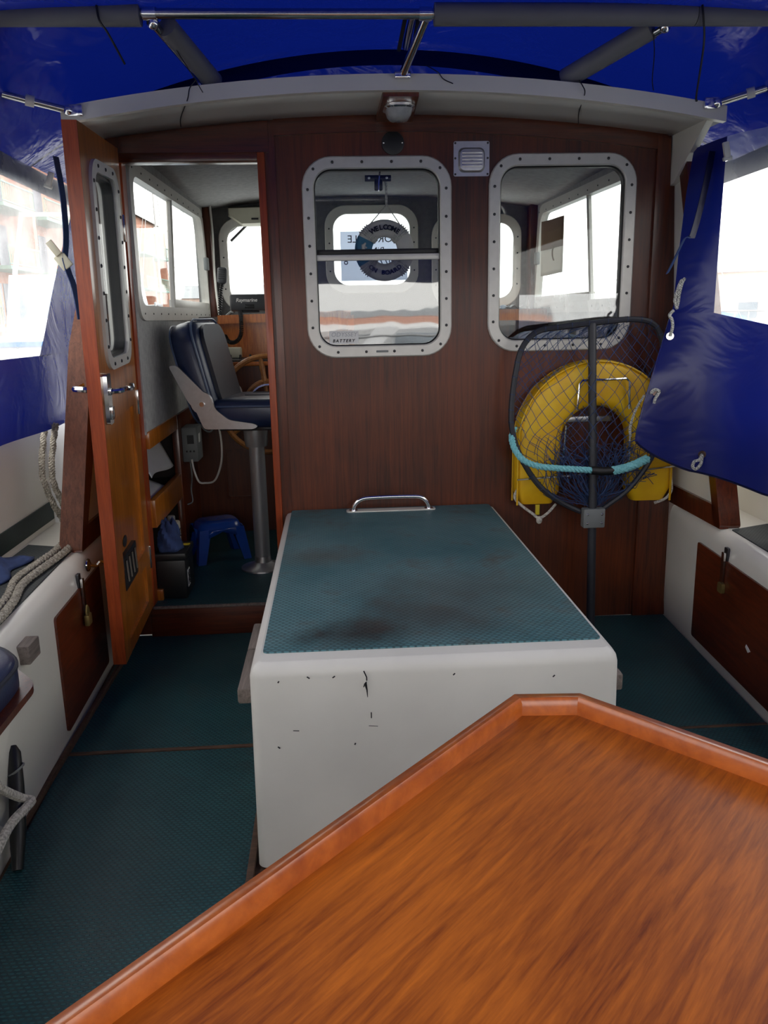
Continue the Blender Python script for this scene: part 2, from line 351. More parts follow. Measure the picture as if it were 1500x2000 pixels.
def build(mb, name, m, parent=None, label=None, cat=None, group=None, kind=None, local=False, smooth=38, solid=0, base=True, recalc=False, sub=0):
    bm = mb.bm
    if recalc: bmesh.ops.recalc_face_normals(bm, faces=bm.faces)
    me = bpy.data.meshes.new(name)
    co = [v.co for v in bm.verts]
    lo = Vector([min(v[i] for v in co) for i in range(3)]); hi = Vector([max(v[i] for v in co) for i in range(3)])
    c = (lo+hi)/2
    if base and parent is None: c.z = lo.z
    for v in bm.verts: v.co -= c
    bm.to_mesh(me); bm.free()
    me.materials.append(MAT[m])
    if smooth: 
        for p in me.polygons: p.use_smooth = True
        me.set_sharp_from_angle(angle=math.radians(smooth))
    o = bpy.data.objects.new(name, me); C.objects.link(o)
    o.location = c
    if parent is not None:
        o.parent = parent
        if not local: o.matrix_parent_inverse = WM[parent].inverted()
        WM[o] = WM[parent] @ o.matrix_parent_inverse @ T(*c)
    else: WM[o] = T(*c)
    if solid:
        md = o.modifiers.new('thickness', 'SOLIDIFY'); md.thickness = solid; md.offset = 0
    if sub:
        md = o.modifiers.new('smooth', 'SUBSURF'); md.levels = sub; md.render_levels = sub
    return tag(o, label, cat, group, kind)
def clone(o, M, parent=None):
    """a copy sharing mesh data placed at world matrix M"""
    c = o.copy(); C.objects.link(c)
    if parent is None: c.parent = None; c.matrix_world = M
    else:
        c.parent = parent; c.matrix_parent_inverse = WM[parent].inverted(); c.location, c.rotation_euler, c.scale = M.to_translation(), M.to_euler(), M.to_scale()
    WM[c] = M; return c
_scr = {}
def screws(parent, pts, nrm='y-', r=.0055, name='screw', m='screw_metal', local=False):
    """one domed screw head per point"""
    Mx = {'y-': Rm('X', 90), 'y+': Rm('X', -90), 'x+': Rm('Y', 90), 'x-': Rm('Y', -90), 'z+': Matrix()}[nrm]
    key = (nrm, r, name, m); first = None
    for p in pts:
        if key not in _scr:
            mb = MB().lathe([(r, 0), (r*.85, r*.45), (r*.4, r*.62), (0, r*.66)], Mx, 8)
            me = bpy.data.meshes.new(name); mb.bm.to_mesh(me); mb.bm.free(); me.materials.append(MAT[m]); _scr[key] = me
        o = bpy.data.objects.new(name, _scr[key]); C.objects.link(o); o.location = p; o.parent = parent
        if not local: o.matrix_parent_inverse = WM[parent].inverted()

# ================================================================== SETTING: the boat's shell
def roofz(x, c=1.888, a=.07): return c-a*x*x
# ---- cockpit sole
def hx(y, s):                                   # inner hull side, tapering slightly towards the stern
    return (1.10-.058*abs(y)) if s > 0 else -(1.072-.04*abs(y))
fl = build(MB().span((-1.12, -3.9, -.05), (1.14, .0, -.008)), 'floor', 'trim_strip', kind='structure', label='teal rubber covered cockpit floor in laid panels')
def fpanel(x0a, x1a, ya, yb, nm='floor_panel'):
    l = lambda y: max(x0a, hx(y, -1)+.012) if x0a < 0 else x0a
    r = lambda y: min(x1a, hx(y, 1)-.006)
    build(MB().plate([(l(ya), ya), (l(yb), yb), (r(yb), yb), (r(ya), ya)][::1], z0=-.008, z1=.0), nm, 'tread_floor', fl)
fpanel(-2, -.432, -.012, -.902); fpanel(.392, 2, -.004, -.925); fpanel(-2, -.452, -.918, -2.25); fpanel(.41, 2, -.938, -2.25); fpanel(-2, 2, -2.258, -3.88)
build(MB().span((-1.05, -.917, -.006), (-.44, -.903, .004), bev=.001), 'seam_strip', 'trim_strip', fl)
build(MB().span((.40, -.937, -.006), (1.04, -.926, .003), bev=.001), 'seam_strip', 'trim_strip', fl)
build(MB().span((-.452, -2.25, -.004), (-.436, -.93, .012), bev=.002), 'edge_strip', 'trim_strip', fl)
build(MB().span((-1.032, -2.2, -.004), (-1.018, -.05, .016), M=T(0, 0, 0), bev=.002), 'edge_strip', 'trim_strip', fl)

# ---- bulkhead between cockpit and wheelhouse
out = [(1.10, 0), (1.095, .5), (1.055, 1.80)]
top = [(x/20, roofz(x/20)+.012) for x in range(20, -21, -1)]
outl = out+[(p[0], p[1]) for p in top]+[(-1.03, 1.80), (-1.075, .5), (-1.08, 0)]
DOOR = [(-.958, .03), (-.955, .5), (-.935, 1.775), (-.462, 1.775), (-.458, .03)]
W1 = (-.311, 1.064, .222, 1.760); W2 = (.357, 1.072, .897, 1.764)
def hole(w, k=.036): return rrect(w[0]+k, w[1]+k, w[2]-k, w[3]-k, .07)
wall = build(MB().plate(outl, [DOOR, hole(W1), hole(W2)], z0=-.036, z1=0, M=XZ), 'wall_front', 'mahogany', kind='structure', smooth=20, label='varnished mahogany bulkhead with doorway and two windows')
build(MB().plate([(x/20, roofz(x/20)+.004) for x in range(20, -9, -1)]+[(x/20, roofz(x/20)-.050) for x in range(-8, 21)], z0=0, z1=.012, M=XZ), 'top_trim', 'mahogany_trim_long', wall)
build(MB().plate([(-.425, .49), (-.425, 1.868), (-.400, 1.868), (-.400, .49)], z0=0, z1=.007, M=XZ), 'cover_strip', 'mahogany_trim', wall)
build(MB().plate([(-.925, roofz(.925)), (-.42, roofz(.42)), (-.42, 1.775), (-.925, 1.775)], z0=0, z1=.012, M=XZ), 'header_trim', 'mahogany_trim_long', wall)
build(MB().plate([(.965, .0), (.965, 1.82), (1.012, 1.805), (1.062, .5), (1.098, .0)], z0=0, z1=.014, M=XZ), 'corner_post', 'mahogany_trim', wall)
build(MB().span((-.462, -.014, .12), (-.436, .05, 1.775), bev=.003), 'door_jamb', 'door_edge', wall)
build(MB().plate([(-.975, .1), (-.950, 1.775), (-.930, 1.775), (-.952, .1)], z0=-.05, z1=.008, M=XZ), 'door_jamb', 'door_edge', wall)
build(MB().span((-.955, -.012, 1.745), (-.462, .05, 1.777), bev=.003), 'door_head', 'mahogany_trim_long', wall)
build(MB().span((-.97, -.03, .0), (-.43, .07, .118), bev=.004), 'threshold', 'mahogany_trim_long', wall)
build(MB().span((-.955, -.033, .114), (-.44, -.018, .124), bev=.003), 'threshold_cap', 'grey_batten', wall)
build(MB().span((-.953, -.018, .117), (-.462, .06, .1245)), 'threshold_mat', 'tread_floor', wall, smooth=0)

# ---- bulkhead windows
def wframe(w, fw, y0, y1, nm, parent, r=.105, inr=.062, n=8, m='frame_alloy', M=XZ):
    o0 = rrect(*w, r, n); o1 = rrect(w[0]+.004, w[1]+.004, w[2]-.004, w[3]-.004, r-.004, n)
    i1 = rrect(w[0]+fw-.004, w[1]+fw-.004, w[2]-fw+.004, w[3]-fw+.004, inr+.004, n); i0 = rrect(w[0]+fw, w[1]+fw, w[2]-fw, w[3]-fw, inr, n)
    return build(MB().ring([(o0, y0), (o0, y1-.004), (o1, y1), (i1, y1), (i0, y1-.004), (i0, y0)], M), nm, m, parent)
def window(nm, w, lbl, pm='pane'):
    e = empty(nm, lbl, None, ((w[0]+w[2])/2, 0, w[1]), kind='structure')
    wframe(w, .042, 0, .012, 'window_frame', e)
    wframe((w[0]+.034, w[1]+.034, w[2]-.034, w[3]-.034), .012, -.03, .0, 'rubber_gasket', e, .07, .06, m='rubber_black')
    pts = []; x0, z0, x1, z1 = w[0]+.02, w[1]+.02, w[2]-.02, w[3]-.02
    for k in range(4): pts += [(x0+.09+(x1-x0-.18)*k/3, -.012, z1), (x0+.09+(x1-x0-.18)*k/3, -.012, z0)]
    for k in range(6): pts += [(x0, -.012, z0+.09+(z1-z0-.18)*k/5), (x1, -.012, z0+.09+(z1-z0-.18)*k/5)]
    for a in (-1, 1):
        for b in (-1, 1): pts.append(((w[0]+w[2])/2+a*((x1-x0)/2-.022), -.012, (w[1]+w[3])/2+b*((z1-z0)/2-.022)))
    screws(e, pts); return e
win1 = window('window_1', W1, 'alloy framed sliding window in the middle of the bulkhead, with a dark crossbar')
zi = 1.43
build(MB().span((W1[0]+.04, .021, zi), (W1[2]-.04, .025, W1[3]-.04)), 'upper_pane', 'pane', win1, smooth=0)
build(MB().span((W1[0]+.04, .008, W1[1]+.04), (W1[2]-.04, .012, zi-.006)), 'lower_pane', 'pane_reflective', win1, smooth=0)
build(MB().span((W1[0]+.038, .016, zi+.001), (W1[2]-.038, .03, zi+.019), bev=.002), 'dark_crossbar', 'rubber_black', win1)
build(MB().span((W1[0]+.038, .002, zi-.021), (W1[2]-.038, .018, zi), bev=.002), 'alloy_crossbar', 'frame_alloy', win1)
build(MB().span((-.06, -.0135, W1[1]+.016), (-.015, -.011, W1[1]+.024), bev=.001), 'drain_slot', 'grey_plastic', win1)
win2 = window('window_2', W2, 'alloy framed window on the right of the bulkhead, behind the landing net')
build(MB().span((W2[0]+.04, .012, W2[1]+.04), (W2[2]-.04, .016, W2[3]-.04)), 'pane', 'pane', win2, smooth=0)
build(MB().span((W2[0]+.12, .005, W2[1]+.04), (W2[2]-.045, .009, W2[1]+.205)), 'lower_pane', 'pane_reflective', win2, smooth=0)

# ---- wheelhouse shell
YF = 1.95
XL, XR = -.935, .995
cf = build(MB().span((-1.0, .036, .07), (1.06, YF+.05, .125)), 'floor', 'tread_floor', kind='structure', label='teal covered wheelhouse floor beyond the doorway', smooth=0)
def sidewall(nm, x0, x1, m, lbl):
    hole_ = rpoly([(.075, 1.235), (1.885, 1.235), (1.765, 1.785), (.09, 1.755)], .09)
    return build(MB().plate([(.036, .79), (YF+.05, .79), (YF+.05, 1.90), (.036, 1.90)], [hole_], z0=x0, z1=x1, M=YZ), nm, m, kind='structure', smooth=20, label=lbl)
wl = sidewall('wall_left', XL-.04, XL, 'carpet_grey', 'grey carpet lined wheelhouse side wall seen through the doorway')
wr = sidewall('wall_right', XR, XR+.04, 'carpet_grey', 'grey carpet lined wheelhouse side wall seen through the right bulkhead window')
def swindow(nm, x, s, lbl):
    e = empty(nm, lbl, None, (x, 1.0, 1.21), kind='structure')
    o = [(.055, 1.212), (1.91, 1.212), (1.785, 1.808), (.07, 1.778)]
    i = [(.11, 1.268), (1.845, 1.268), (1.735, 1.758), (.12, 1.728)]
    oo, ii = rpoly(o, .10, 7), rpoly(i, .07, 7)
    h = .01*s
    build(MB().ring([(oo, 0), (oo, h), (ii, h), (ii, -.03*s)], T(x, 0, 0) @ YZ), 'window_frame', 'frame_alloy', e)
    pl = lambda a: MB().plate(a, z0=-.002, z1=.002, M=T(x-s*.015, 0, 0) @ YZ)
    build(pl([(.10, 1.262), (.80, 1.262), (.90, 1.75), (.11, 1.735)]), 'rear_pane', 'pane', e, smooth=0)
    build(pl([(.80, 1.262), (1.85, 1.262), (1.742, 1.765), (.90, 1.75)]), 'front_pane', 'pane', e, smooth=0)
    build(MB().tube([(x-s*.008, .80, 1.25), (x-s*.008, .905, 1.755)], .013, 6), 'mullion', 'frame_alloy', e)
    build(MB().tube([(x-s*.020, .84, 1.25), (x-s*.020, .94, 1.755)], .008, 6), 'mullion', 'frame_alloy', e)
    build(MB().span((x-s*.025, .80, 1.255), (x+s*.006, 1.86, 1.305), bev=.004), 'sill_rail', 'frame_alloy', e)
    build(MB().box((x+s*.012, 1.80 if s > 0 else 1.795, 1.52), (.025, .05, .07), bev=.006), 'catch', 'grey_plastic', e)
    pts = [(x+h, .12+.15*k, 1.753+.0016*k*15/15) for k in range(12)]+[(x+h, .14+.15*k, 1.238) for k in range(12)]
    screws(e, pts, 'x+' if s > 0 else 'x-', .004)
swindow('window_3', XL, 1, 'alloy framed sliding side window of the wheelhouse seen through the doorway')
swindow('window_4', XR, -1, 'alloy framed sliding side window seen through the right bulkhead window')
FW = [(-.865, 1.255, -.33, 1.785), (-.245, 1.345, .305, 1.845), (.385, 1.255, .925, 1.785)]
wf = build(MB().plate([(-1.0, .9), (1.05, .9), (1.05, 1.84), (.6, 1.885), (0, 1.905), (-.6, 1.885), (-1.0, 1.84)], [rrect(w[0]+.04, w[1]+.04, w[2]-.04, w[3]-.04, .08) for w in FW], z0=-YF-.04, z1=-YF, M=XZ), 'wall_windshield', 'carpet_dark', kind='structure', smooth=20, label='grey lined front wall of the wheelhouse with three windscreens')
for k, (w, t) in enumerate(zip(FW, ('left windscreen above the steering console, cut off by the door jamb', 'middle windscreen behind the hanging welcome lifebuoy', 'right windscreen seen through the right bulkhead window'))):
    e = empty('window_%d' % (5+k), t, None, ((w[0]+w[2])/2, YF, w[1]), kind='structure')
    wframe(w, .05, -YF, -YF+.012, 'window_frame', e, .12, .085)
    build(MB().span((w[0]+.03, YF+.015, w[1]+.03), (w[2]-.03, YF+.019, w[3]-.03)), 'pane', 'pane', e, smooth=0)
    screws(e, [(w[0]+.025+(w[2]-w[0]-.05)*a, YF-.012, w[1]+.13+(w[3]-w[1]-.26)*b) for a in (0, 1) for b in (0, .33, .66, 1)], r=.005)
# corner posts and headlining
for x in (XL+.018, XR-.018):
    build(MB().span((x-.022, YF-.10, .9), (x+.022, YF-.002, 1.84), bev=.004), 'trim_1' if x < 0 else 'trim_2', 'mahogany_trim', kind='structure', label='mahogany corner post beside the %s windscreen' % ('left' if x < 0 else 'right'))
build(MB().grid(lambda u, v: Vector((-1.0+2.06*u, .036+(YF+.02)*v, roofz(-1.0+2.06*u, 1.90, .075))), 24, 2), 'ceiling', 'carpet_grey', kind='structure', solid=.012, label='grey carpet headlining of the wheelhouse')
# roof shell with its overhang, fascia and soffit
def rz(x): return 1.943-.085*x*x
pr = [(-1.03+2.1*k/30) for k in range(31)]
rs = build(MB().plate([(x, rz(x)) for x in pr[::-1]]+[(x, rz(x)-.047) for x in pr], z0=.285, z1=.31, M=XZ), 'roof', 'gelcoat', kind='structure', label='white moulded wheelhouse roof edge spanning above the bulkhead')
build(MB().grid(lambda u, v: Vector((pr[0]+2.1*u, -.29+2.33*v, rz(pr[0]+2.1*u)-.002-.02*(v > 0))), 30, 3), 'roof_top', 'gelcoat', rs, solid=.008)
build(MB().grid(lambda u, v: Vector((pr[0]+2.1*u, -.29+.30*v, rz(pr[0]+2.1*u)-.045*(1-v)-(.055-.015*(pr[0]+2.1*u)**2)*v+.006)), 30, 3), 'soffit', 'soffit_white', rs, solid=.006)
for s in (-1, 1):
    x = 1.03 if s > 0 else -.995
    build(MB().plate([(.0, 1.835), (-.285, 1.835), (-.29, 1.815), (-.075, 1.675), (-.045, 1.655), (0, 1.65)], z0=x-.012, z1=x+.012, M=YZ), 'roof_bracket', 'gelcoat', rs)
    build(MB().span((x+.03*s-.03, .0, 1.815), (x+.03*s+.03, YF, 1.88)), 'roof_side', 'gelcoat', rs)

# ---- hull sides, side decks, bulwarks
def hullside(s):
    nm = 'wall_hull_left' if s < 0 else 'wall_hull_right'
    ys = [.0, -.3, -.6, -.9, -1.2, -1.6, -2.2, -3.9]
    prof = [(0, -.02), (0, .40), (.004*s, .43), (.012*s, .452), (.03*s, .466), (.05*s, .47), (.235*s, .47), (.235*s, .44)]
    vs = []; fs = []; m = len(prof)
    for y in ys:
        for a, z in prof: vs.append((hx(y, s)+a if abs(a) < .2 else 1.33*s, y, z))
    for i in range(len(ys)-1):
        for k in range(m-1): fs.append([i*m+k, i*m+k+1, (i+1)*m+k+1, (i+1)*m+k])
    h = build(MB().add(vs, fs), nm, 'gelcoat', kind='structure', recalc=True, smooth=50, label='white moulded hull side and side deck on the %s' % ('left' if s < 0 else 'right'))
    X = 1.30*s
    build(MB().plate([(.6, .44), (-3.9, .44), (-3.9, .88), (-.3, .87), (.6, .86)], z0=X, z1=X+.05*s, M=YZ), 'bulwark', 'gelcoat', h)
    build(MB().plate([(-.02 if s < 0 else -.415, .492), (-3.8, .492), (-3.8, .56), (-.02 if s < 0 else -.415, .56)], z0=X-.006*s, z1=X, M=YZ), 'rubber_strip', 'tread_strip', h)
    y0 = -.385 if s < 0 else -.455
    build(MB().plate([(hx(y0, s)+.055*s, y0), (1.285*s, y0+.06), (1.285*s, -3.5), (hx(-3.5, s)+.055*s, -3.5)], z0=.468, z1=.474), 'deck_pad', 'tread_deck', h)
    return h
hl = hullside(-1); hr = hullside(1)
tr = build(MB().span((-1.2, -3.95, -.02), (1.2, -3.9, .9), bev=.01), 'wall_transom', 'mahogany', kind='structure', label='dark wooden transom at the stern')
build(MB().span((-1.2, -3.97, .9), (1.2, -3.86, .93), bev=.006), 'capping', 'mahogany_trim_long', tr)

# ---- side wings abaft the bulkhead: white panel in a mahogany frame
def wing(s):
    xb = 1.108 if s > 0 else -1.085
    lean = -.058*s
    Mw = Matrix(((0, lean, 1, xb-lean*.47), (1, 0, 0, 0), (0, 1, 0, 0), (0, 0, 0, 1)))
    e = empty('side_wing', 'white side panel framed in %s beside the %s' % (('dark mahogany', 'net and lifebuoy') if s > 0 else ('weathered mahogany', 'open door')), 'panel', (xb, -.2, .47), kind='structure')
    t = .014*s
    build(MB().plate([(0, .50), (-.40, .50), (-.02, 1.80), (0, 1.80)], z0=0, z1=t, M=Mw), 'panel', 'gelcoat', e)
    build(MB().plate([(0, .47), (-.43, .47), (-.40, .545), (0, .545)], z0=-.012*s, z1=.02*s, M=Mw), 'bottom_rail', 'mahogany_trim', e)
    w = .045
    build(MB().plate(rpoly([(-.435, .47), (-.435+w*1.1, .47), (-.085+w*.8, 1.76), (-.115, 1.77)] if s > 0 else [(-.435, .47), (-.435+w*1.1, .47), (-.05+w, 1.31), (-.08, 1.32), (-.225, 1.13), (-.235, 1.10)], .02, 4), z0=-.012*s, z1=.062*s, M=Mw), 'slanted_post', 'teak_post' if s < 0 else 'mahogany_trim', e)
wing(1); wing(-1)

# ================================================================== ENGINE BOX
eb = empty('engine_box', 'white engine box with teal tread lid in the middle of the cockpit', 'box', (-.02, -.72, 0))
x0, x1, yb, yf, zt = -.425, .388, -.012, -1.445, .487
o = rrect(x0, yf, x1, yb, .022, 5)
ins = lambda k: rrect(x0+k, yf+k, x1-k, yb-k, max(.022-k*.4, .012), 5)
build(MB().ring([(rrect(x0-.004, yf-.012, x1+.004, yb, .022, 5), 0), (o, zt-.03), (ins(.003), zt-.016), (ins(.010), zt-.005), (ins(.021), zt-.0)], close=False).plate(ins(.021), z0=zt-.02, z1=zt), 'body', 'gelcoat_scuffed', eb, smooth=60)
build(MB().plate(rrect(x0+.026, yf+.066, x1-.022, yb-.004, .012), z0=zt-.002, z1=zt+.003), 'tread_mat', 'tread_box', eb)
hp = build(MB().plate(rrect(-.19, -.085, .15, -.045, .012), z0=zt, z1=zt+.007), 'handle_plate', 'gelcoat', eb)
build(MB().tube(spl([(-.163, -.066, zt+.004), (-.160, -.066, zt+.025), (-.135, -.066, zt+.048), (-.09, -.066, zt+.055), (.06, -.066, zt+.055), (.10, -.066, zt+.048), (.122, -.066, zt+.025), (.125, -.066, zt+.004)], 6), .0085, 10), 'grab_handle', 'chrome', eb, label='polished steel grab handle')
for xx in (-.163, .125): build(MB().lathe([(.017, 0), (.016, .004), (.010, .006)], T(xx, -.066, zt+.006)), 'handle_foot', 'chrome', eb)
build(MB().span((-.466, -1.345, .350), (-.426, -1.112, .388), bev=.006), 'side_batten', 'grey_batten', eb)
build(MB().span((-.466, -1.106, .350), (-.426, -.93, .388), bev=.006), 'side_batten', 'grey_batten', eb)
build(MB().span((.389, -1.365, .350), (.428, -.60, .392), bev=.006), 'side_batten', 'grey_batten', eb)
# scratches and chips in the paint of the box front
def scuff(pts, r, nm='paint_chip'):
    build(MB().tube([(p[0], yf-.0105+.0008, p[1]) for p in pts], r, 4, flat=.35), nm, 'dark_metal', eb)
scuff([(-.178, .470), (-.172, .455), (-.172, .447)], .0014)
scuff([(-.179, .432), (-.175, .443), (-.172, .425), (-.171, .408)], [.001, .004, .0016, .0006])
scuff([(-.164, .372), (-.164, .358)], .0012); scuff([(-.335, .337), (-.322, .336)], .001); scuff([(-.17, .34), (-.15, .338)], .0007)
for k in range(5): scuff([(.150+random.uniform(-.012, .012), .352+random.uniform(-.012, .012)), (.150+random.uniform(-.01, .01), .352+random.uniform(-.01, .01))], .0022)
for (a, b) in ((-.30, .462), (-.24, .461), (-.37, .30), (-.36, .455), (.02, .455), (.24, .44), (-.2, .30), (-.02, .26)): scuff([(a, b), (a+random.uniform(-.006, .006), b-.004)], .0016)

# ================================================================== COCKPIT TABLE
Z = .70
A, B = Vector((.011, -2.046)), Vector((.106, -2.053)); dL = Vector((-.683, -.730)); dR = Vector((.662, -.75))
Ee = A+dL*.95; Cc = B+dR*.62; E2 = Ee+Vector((-.01, -.095)); C2 = Cc+Vector((0, -.1)); F1 = E2+dR*.60; F2 = C2+dL*.93
poly = [A, Ee, E2, F1, F2, C2, Cc, B]
def inset(P, d):
    out = []; m = len(P); cen = sum(P, Vector((0, 0)))/m
    for i in range(m):
        a, b, c = P[i-1], P[i], P[(i+1) % m]
        n1 = Vector((-(b-a).y, (b-a).x)).normalized(); n2 = Vector((-(c-b).y, (c-b).x)).normalized()
        if n1.dot(cen-b) < 0: n1, n2 = -n1, -n2
        k = (n1+n2); out.append(b+k*(d/(k.dot(n1))))
    return out
tb = empty('cockpit_table', 'varnished wooden table with raised rim and clipped corners in the foreground', 'table', (-.1, -2.7, 0))
build(MB().plate([tuple(p) for p in inset(poly, .010)], z0=Z-.040, z1=Z-.024), 'tabletop', 'table_wood', tb)
i0, i1, i2, i3 = poly, inset(poly, .006), inset(poly, .018), inset(poly, .023)
for k in range(8):
    j = (k+1) % 8
    sec = lambda q: [(q[0], Z-.046), (q[0], Z-.006), (q[1], Z), (q[2], Z), (q[3], Z-.007), (q[3], Z-.026), (q[3], Z-.046)]
    qa = [i0[k], i1[k], i2[k], i3[k]]; qb = [i0[j], i1[j], i2[j], i3[j]]
    va = [(p.x, p.y, z) for p, z in sec(qa)]; vb = [(p.x, p.y, z) for p, z in sec(qb)]; m = 7
    build(MB().add(va+vb, [[a, (a+1) % m, m+(a+1) % m, m+a] for a in range(m)]+[list(range(m)), list(range(m, 2*m))[::-1]]), 'rim_rail', 'table_rail', tb, recalc=True, smooth=50)
build(MB().lathe([(.10, 0), (.10, .008), (.045, .02), (.032, .05), (.032, Z-.06), (.09, Z-.05), (.09, Z-.041)], T(-.1, -2.72, 0)), 'pedestal', 'alloy_satin', tb)

# ================================================================== LOCKER DOORS, HASPS
def locker(s):
    y0, y1 = (-.318, -1.02) if s > 0 else (-.335, -.85)
    xa, xb_ = hx(y0, s), hx(y1, s); sl = (xb_-xa)/(y1-y0)
    Ml = Matrix(((sl, 0, 1, xa-sl*y0), (1, 0, 0, 0), (0, 1, 0, 0), (0, 0, 0, 1)))
    e = empty('locker_door', 'mahogany locker door with hasp set into the %s hull side' % ('right' if s > 0 else 'left'), 'locker door', (xa, (y0+y1)/2, .04))
    pl = rpoly([(y0, .035), (y0, .395), (y1, .395), (y1, .04)], .012, 3)
    build(MB().plate(pl, z0=-.007*s, z1=.003*s, M=Ml), 'door_panel', 'locker_wood', e)
    yh = -.555 if s > 0 else -.575
    build(MB().plate(rrect(yh-.013, .395, yh+.013, .44, .004, 2), z0=-.006*s, z1=.002*s, M=Ml), 'staple_plate', 'dark_metal', e)
    build(MB().plate(rrect(yh-.010, .30, yh+.010, .425, .004, 2), z0=-.016*s, z1=-.009*s, M=Ml), 'hasp_strap', 'steel_tube', e)
    if s < 0:
        p = build(MB().box((0, 0, 0), (.016, .038, .036), Ml @ T(yh-.012, .292, -.022*s) @ Rm('Z', 90) @ Rm('Y', 90), bev=.004), 'padlock', 'padlock_brass', e)
        build(MB().tube([Ml @ Vector((yh-.012+.013*math.cos(a), .308+.03*math.sin(a), -.022*s)) for a in [PI*k/8 for k in range(9)]], .0035, 6), 'shackle', 'padlock_brass', p)
    else:
        build(MB().plate(rrect(yh-.020, .285, yh+.014, .318, .004, 2), z0=-.02*s, z1=-.008*s, M=Ml), 'swivel_eye', 'padlock_brass', e)
        build(MB().plate([(-.79, .17), (-.76, .182), (-.755, .172), (-.775, .16)], z0=-.0085*s, z1=-.006*s, M=Ml), 'chipped_spot', 'paper', e)
locker(1); locker(-1)
# hook holding the door back
hk = empty('door_hook', 'steel cabin hook and eye holding the open door against the left hull', 'hook', (-1.045, -.44, .42))
build(MB().lathe([(.022, 0), (.021, .004), (.008, .010)], T(-1.052, -.455, .432) @ Rm('Y', 90), 16), 'eye_plate', 'steel_tube', hk)
build(MB().tube(spl([(-1.045, -.455, .432), (-1.03, -.44, .424), (-1.02, -.42, .432), (-1.005, -.40, .415), (-.995, -.395, .395)], 5), .0055, 6), 'hook_arm', 'chrome', hk)
# small grey block on hull and seat, left
build(MB().box((-1.018, -1.10, .405), (.035, .075, .05), bev=.004), 'wooden_block', 'grey_batten', label='small grey wooden block with a hole fixed to the left hull above the seat', cat='block')
st = empty('cushioned_bench', 'navy cushioned side seat on a mahogany board, cut by the left edge of the photo', 'seat', (-1.05, -1.7, .474))
sp_ = rpoly([(-1.24, -1.40), (-.955, -1.40), (-.872, -1.50), (-.872, -2.05), (-1.24, -2.05)], .05, 5)
build(MB().plate(rpoly([(-1.24, -1.385), (-.94, -1.385), (-.855, -1.485), (-.855, -2.06), (-1.24, -2.06)], .03, 4), z0=.475, z1=.49), 'seat_board', 'mahogany_trim', st)
def sc(k): 
    c = Vector((-1.05, -1.73)); return [tuple(c+(Vector(p)-c)*k) for p in sp_]
build(MB().ring([(sc(.97), .490), (sc(1.0), .498), (sc(1.0), .535), (sc(.985), .548), (sc(.94), .556), (sc(.5), .558), (sc(.02), .558)], close=False), 'cushion', 'navy_vinyl', st, smooth=60)
build(MB().tube([(p[0], p[1], .542) for p in sc(.995)], .005, 6, closed=True), 'piping', 'navy_vinyl_dark', st)
build(MB().plate([(-1.43, .475), (-1.44, .40), (-1.50, .34), (-1.60, .31), (-1.9, .31), (-1.9, .475)], z0=-1.0, z1=-.93, M=YZ), 'seat_bracket', 'gelcoat', st)
# black handle and rope below the seat
bh = empty('boat_hook', 'black tool handle leaning on the left hull below the seat', 'handle', (-.985, -1.42, 0))
build(MB().tube([(-1.02, -1.255, .225), (-1.016, -1.265, .212), (-1.0, -1.31, .15), (-.985, -1.37, .07), (-.975, -1.42, .004)], [.008, .016, .017, .019, .012], 12), 'handle_shaft', 'black_plastic', bh)
build(MB().tube([(-1.007+.019*math.cos(a), -1.288+.019*math.sin(a), .18+.012*math.cos(a)) for a in [2*PI*k/14 for k in range(14)]], .0028, 6, closed=True), 'strap_ring', 'grey_plastic', bh)
build(MB().tube(spl([(-1.0, -1.52, .36), (-1.0, -1.44, .28), (-1.005, -1.39, .20), (-.985, -1.335, .135), (-.965, -1.325, .12), (-.962, -1.36, .125), (-.97, -1.45, .13), (-.97, -1.6, .10)], 8), .011, 8), 'mooring_line', 'white_rope', label='thin off-white line looped round the black handle at the left edge', cat='rope')
# double grey mooring rope down the left deck
def twist(pts, r, n=3, pitch=.03, m=6):
    """laid rope of n strands"""
    mb = MB(); P = [Vector(p) for p in pts]; d = 0; ph = [0]
    for i in range(1, len(P)): d += (P[i]-P[i-1]).length; ph.append(d)
    for k in range(n):
        Q = []
        up = Vector((0, 0, 1))
        for i, p in enumerate(P):
            t = (P[min(i+1, len(P)-1)]-P[max(i-1, 0)]).normalized()
            if abs(t.dot(up)) > .95: up = Vector((0, 1, 0))
            u = (up-t*up.dot(t)).normalized(); v = t.cross(u); a = 2*PI*(k/n+ph[i]/pitch); up = u
            Q.append(p+(u*math.cos(a)+v*math.sin(a))*r*.52)
        mb.tube(Q, r*.50, m)
    return mb
def dense(pts, step=.005):
    P = spl(pts, 24); out = [P[0]]
    for p in P:
        if (p-out[-1]).length >= step: out.append(p)
    return out
RP = [(-1.235, -.16, .875), (-1.240, -.20, .80), (-1.242, -.235, .70), (-1.225, -.22, .60), (-1.20, -.20, .52), (-1.165, -.30, .488), (-1.15, -.46, .486), (-1.16, -.62, .486), (-1.165, -.76, .486), (-1.13, -.92, .486), (-1.115, -1.1, .486), (-1.12, -1.3, .486)]
build(twist(dense(RP), .0125), 'mooring_rope', 'grey_rope', label='thick grey laid rope running down to the left side deck, outer of two', cat='rope', group='grey ropes on the left deck')
build(twist(dense([(p[0]+.034, p[1]-.004, p[2]-(.01 if p[2] > .6 else 0)) for p in RP[:5]]+[(-1.13, -.30, .486), (-1.115, -.46, .486), (-1.125, -.64, .486), (-1.13, -.80, .486), (-1.10, -.95, .486), (-1.085, -1.1, .486), (-1.09, -1.3, .486)]), .0125), 'mooring_rope', 'grey_rope', label='thick grey laid rope running down to the left side deck, inner of two', cat='rope', group='grey ropes on the left deck')
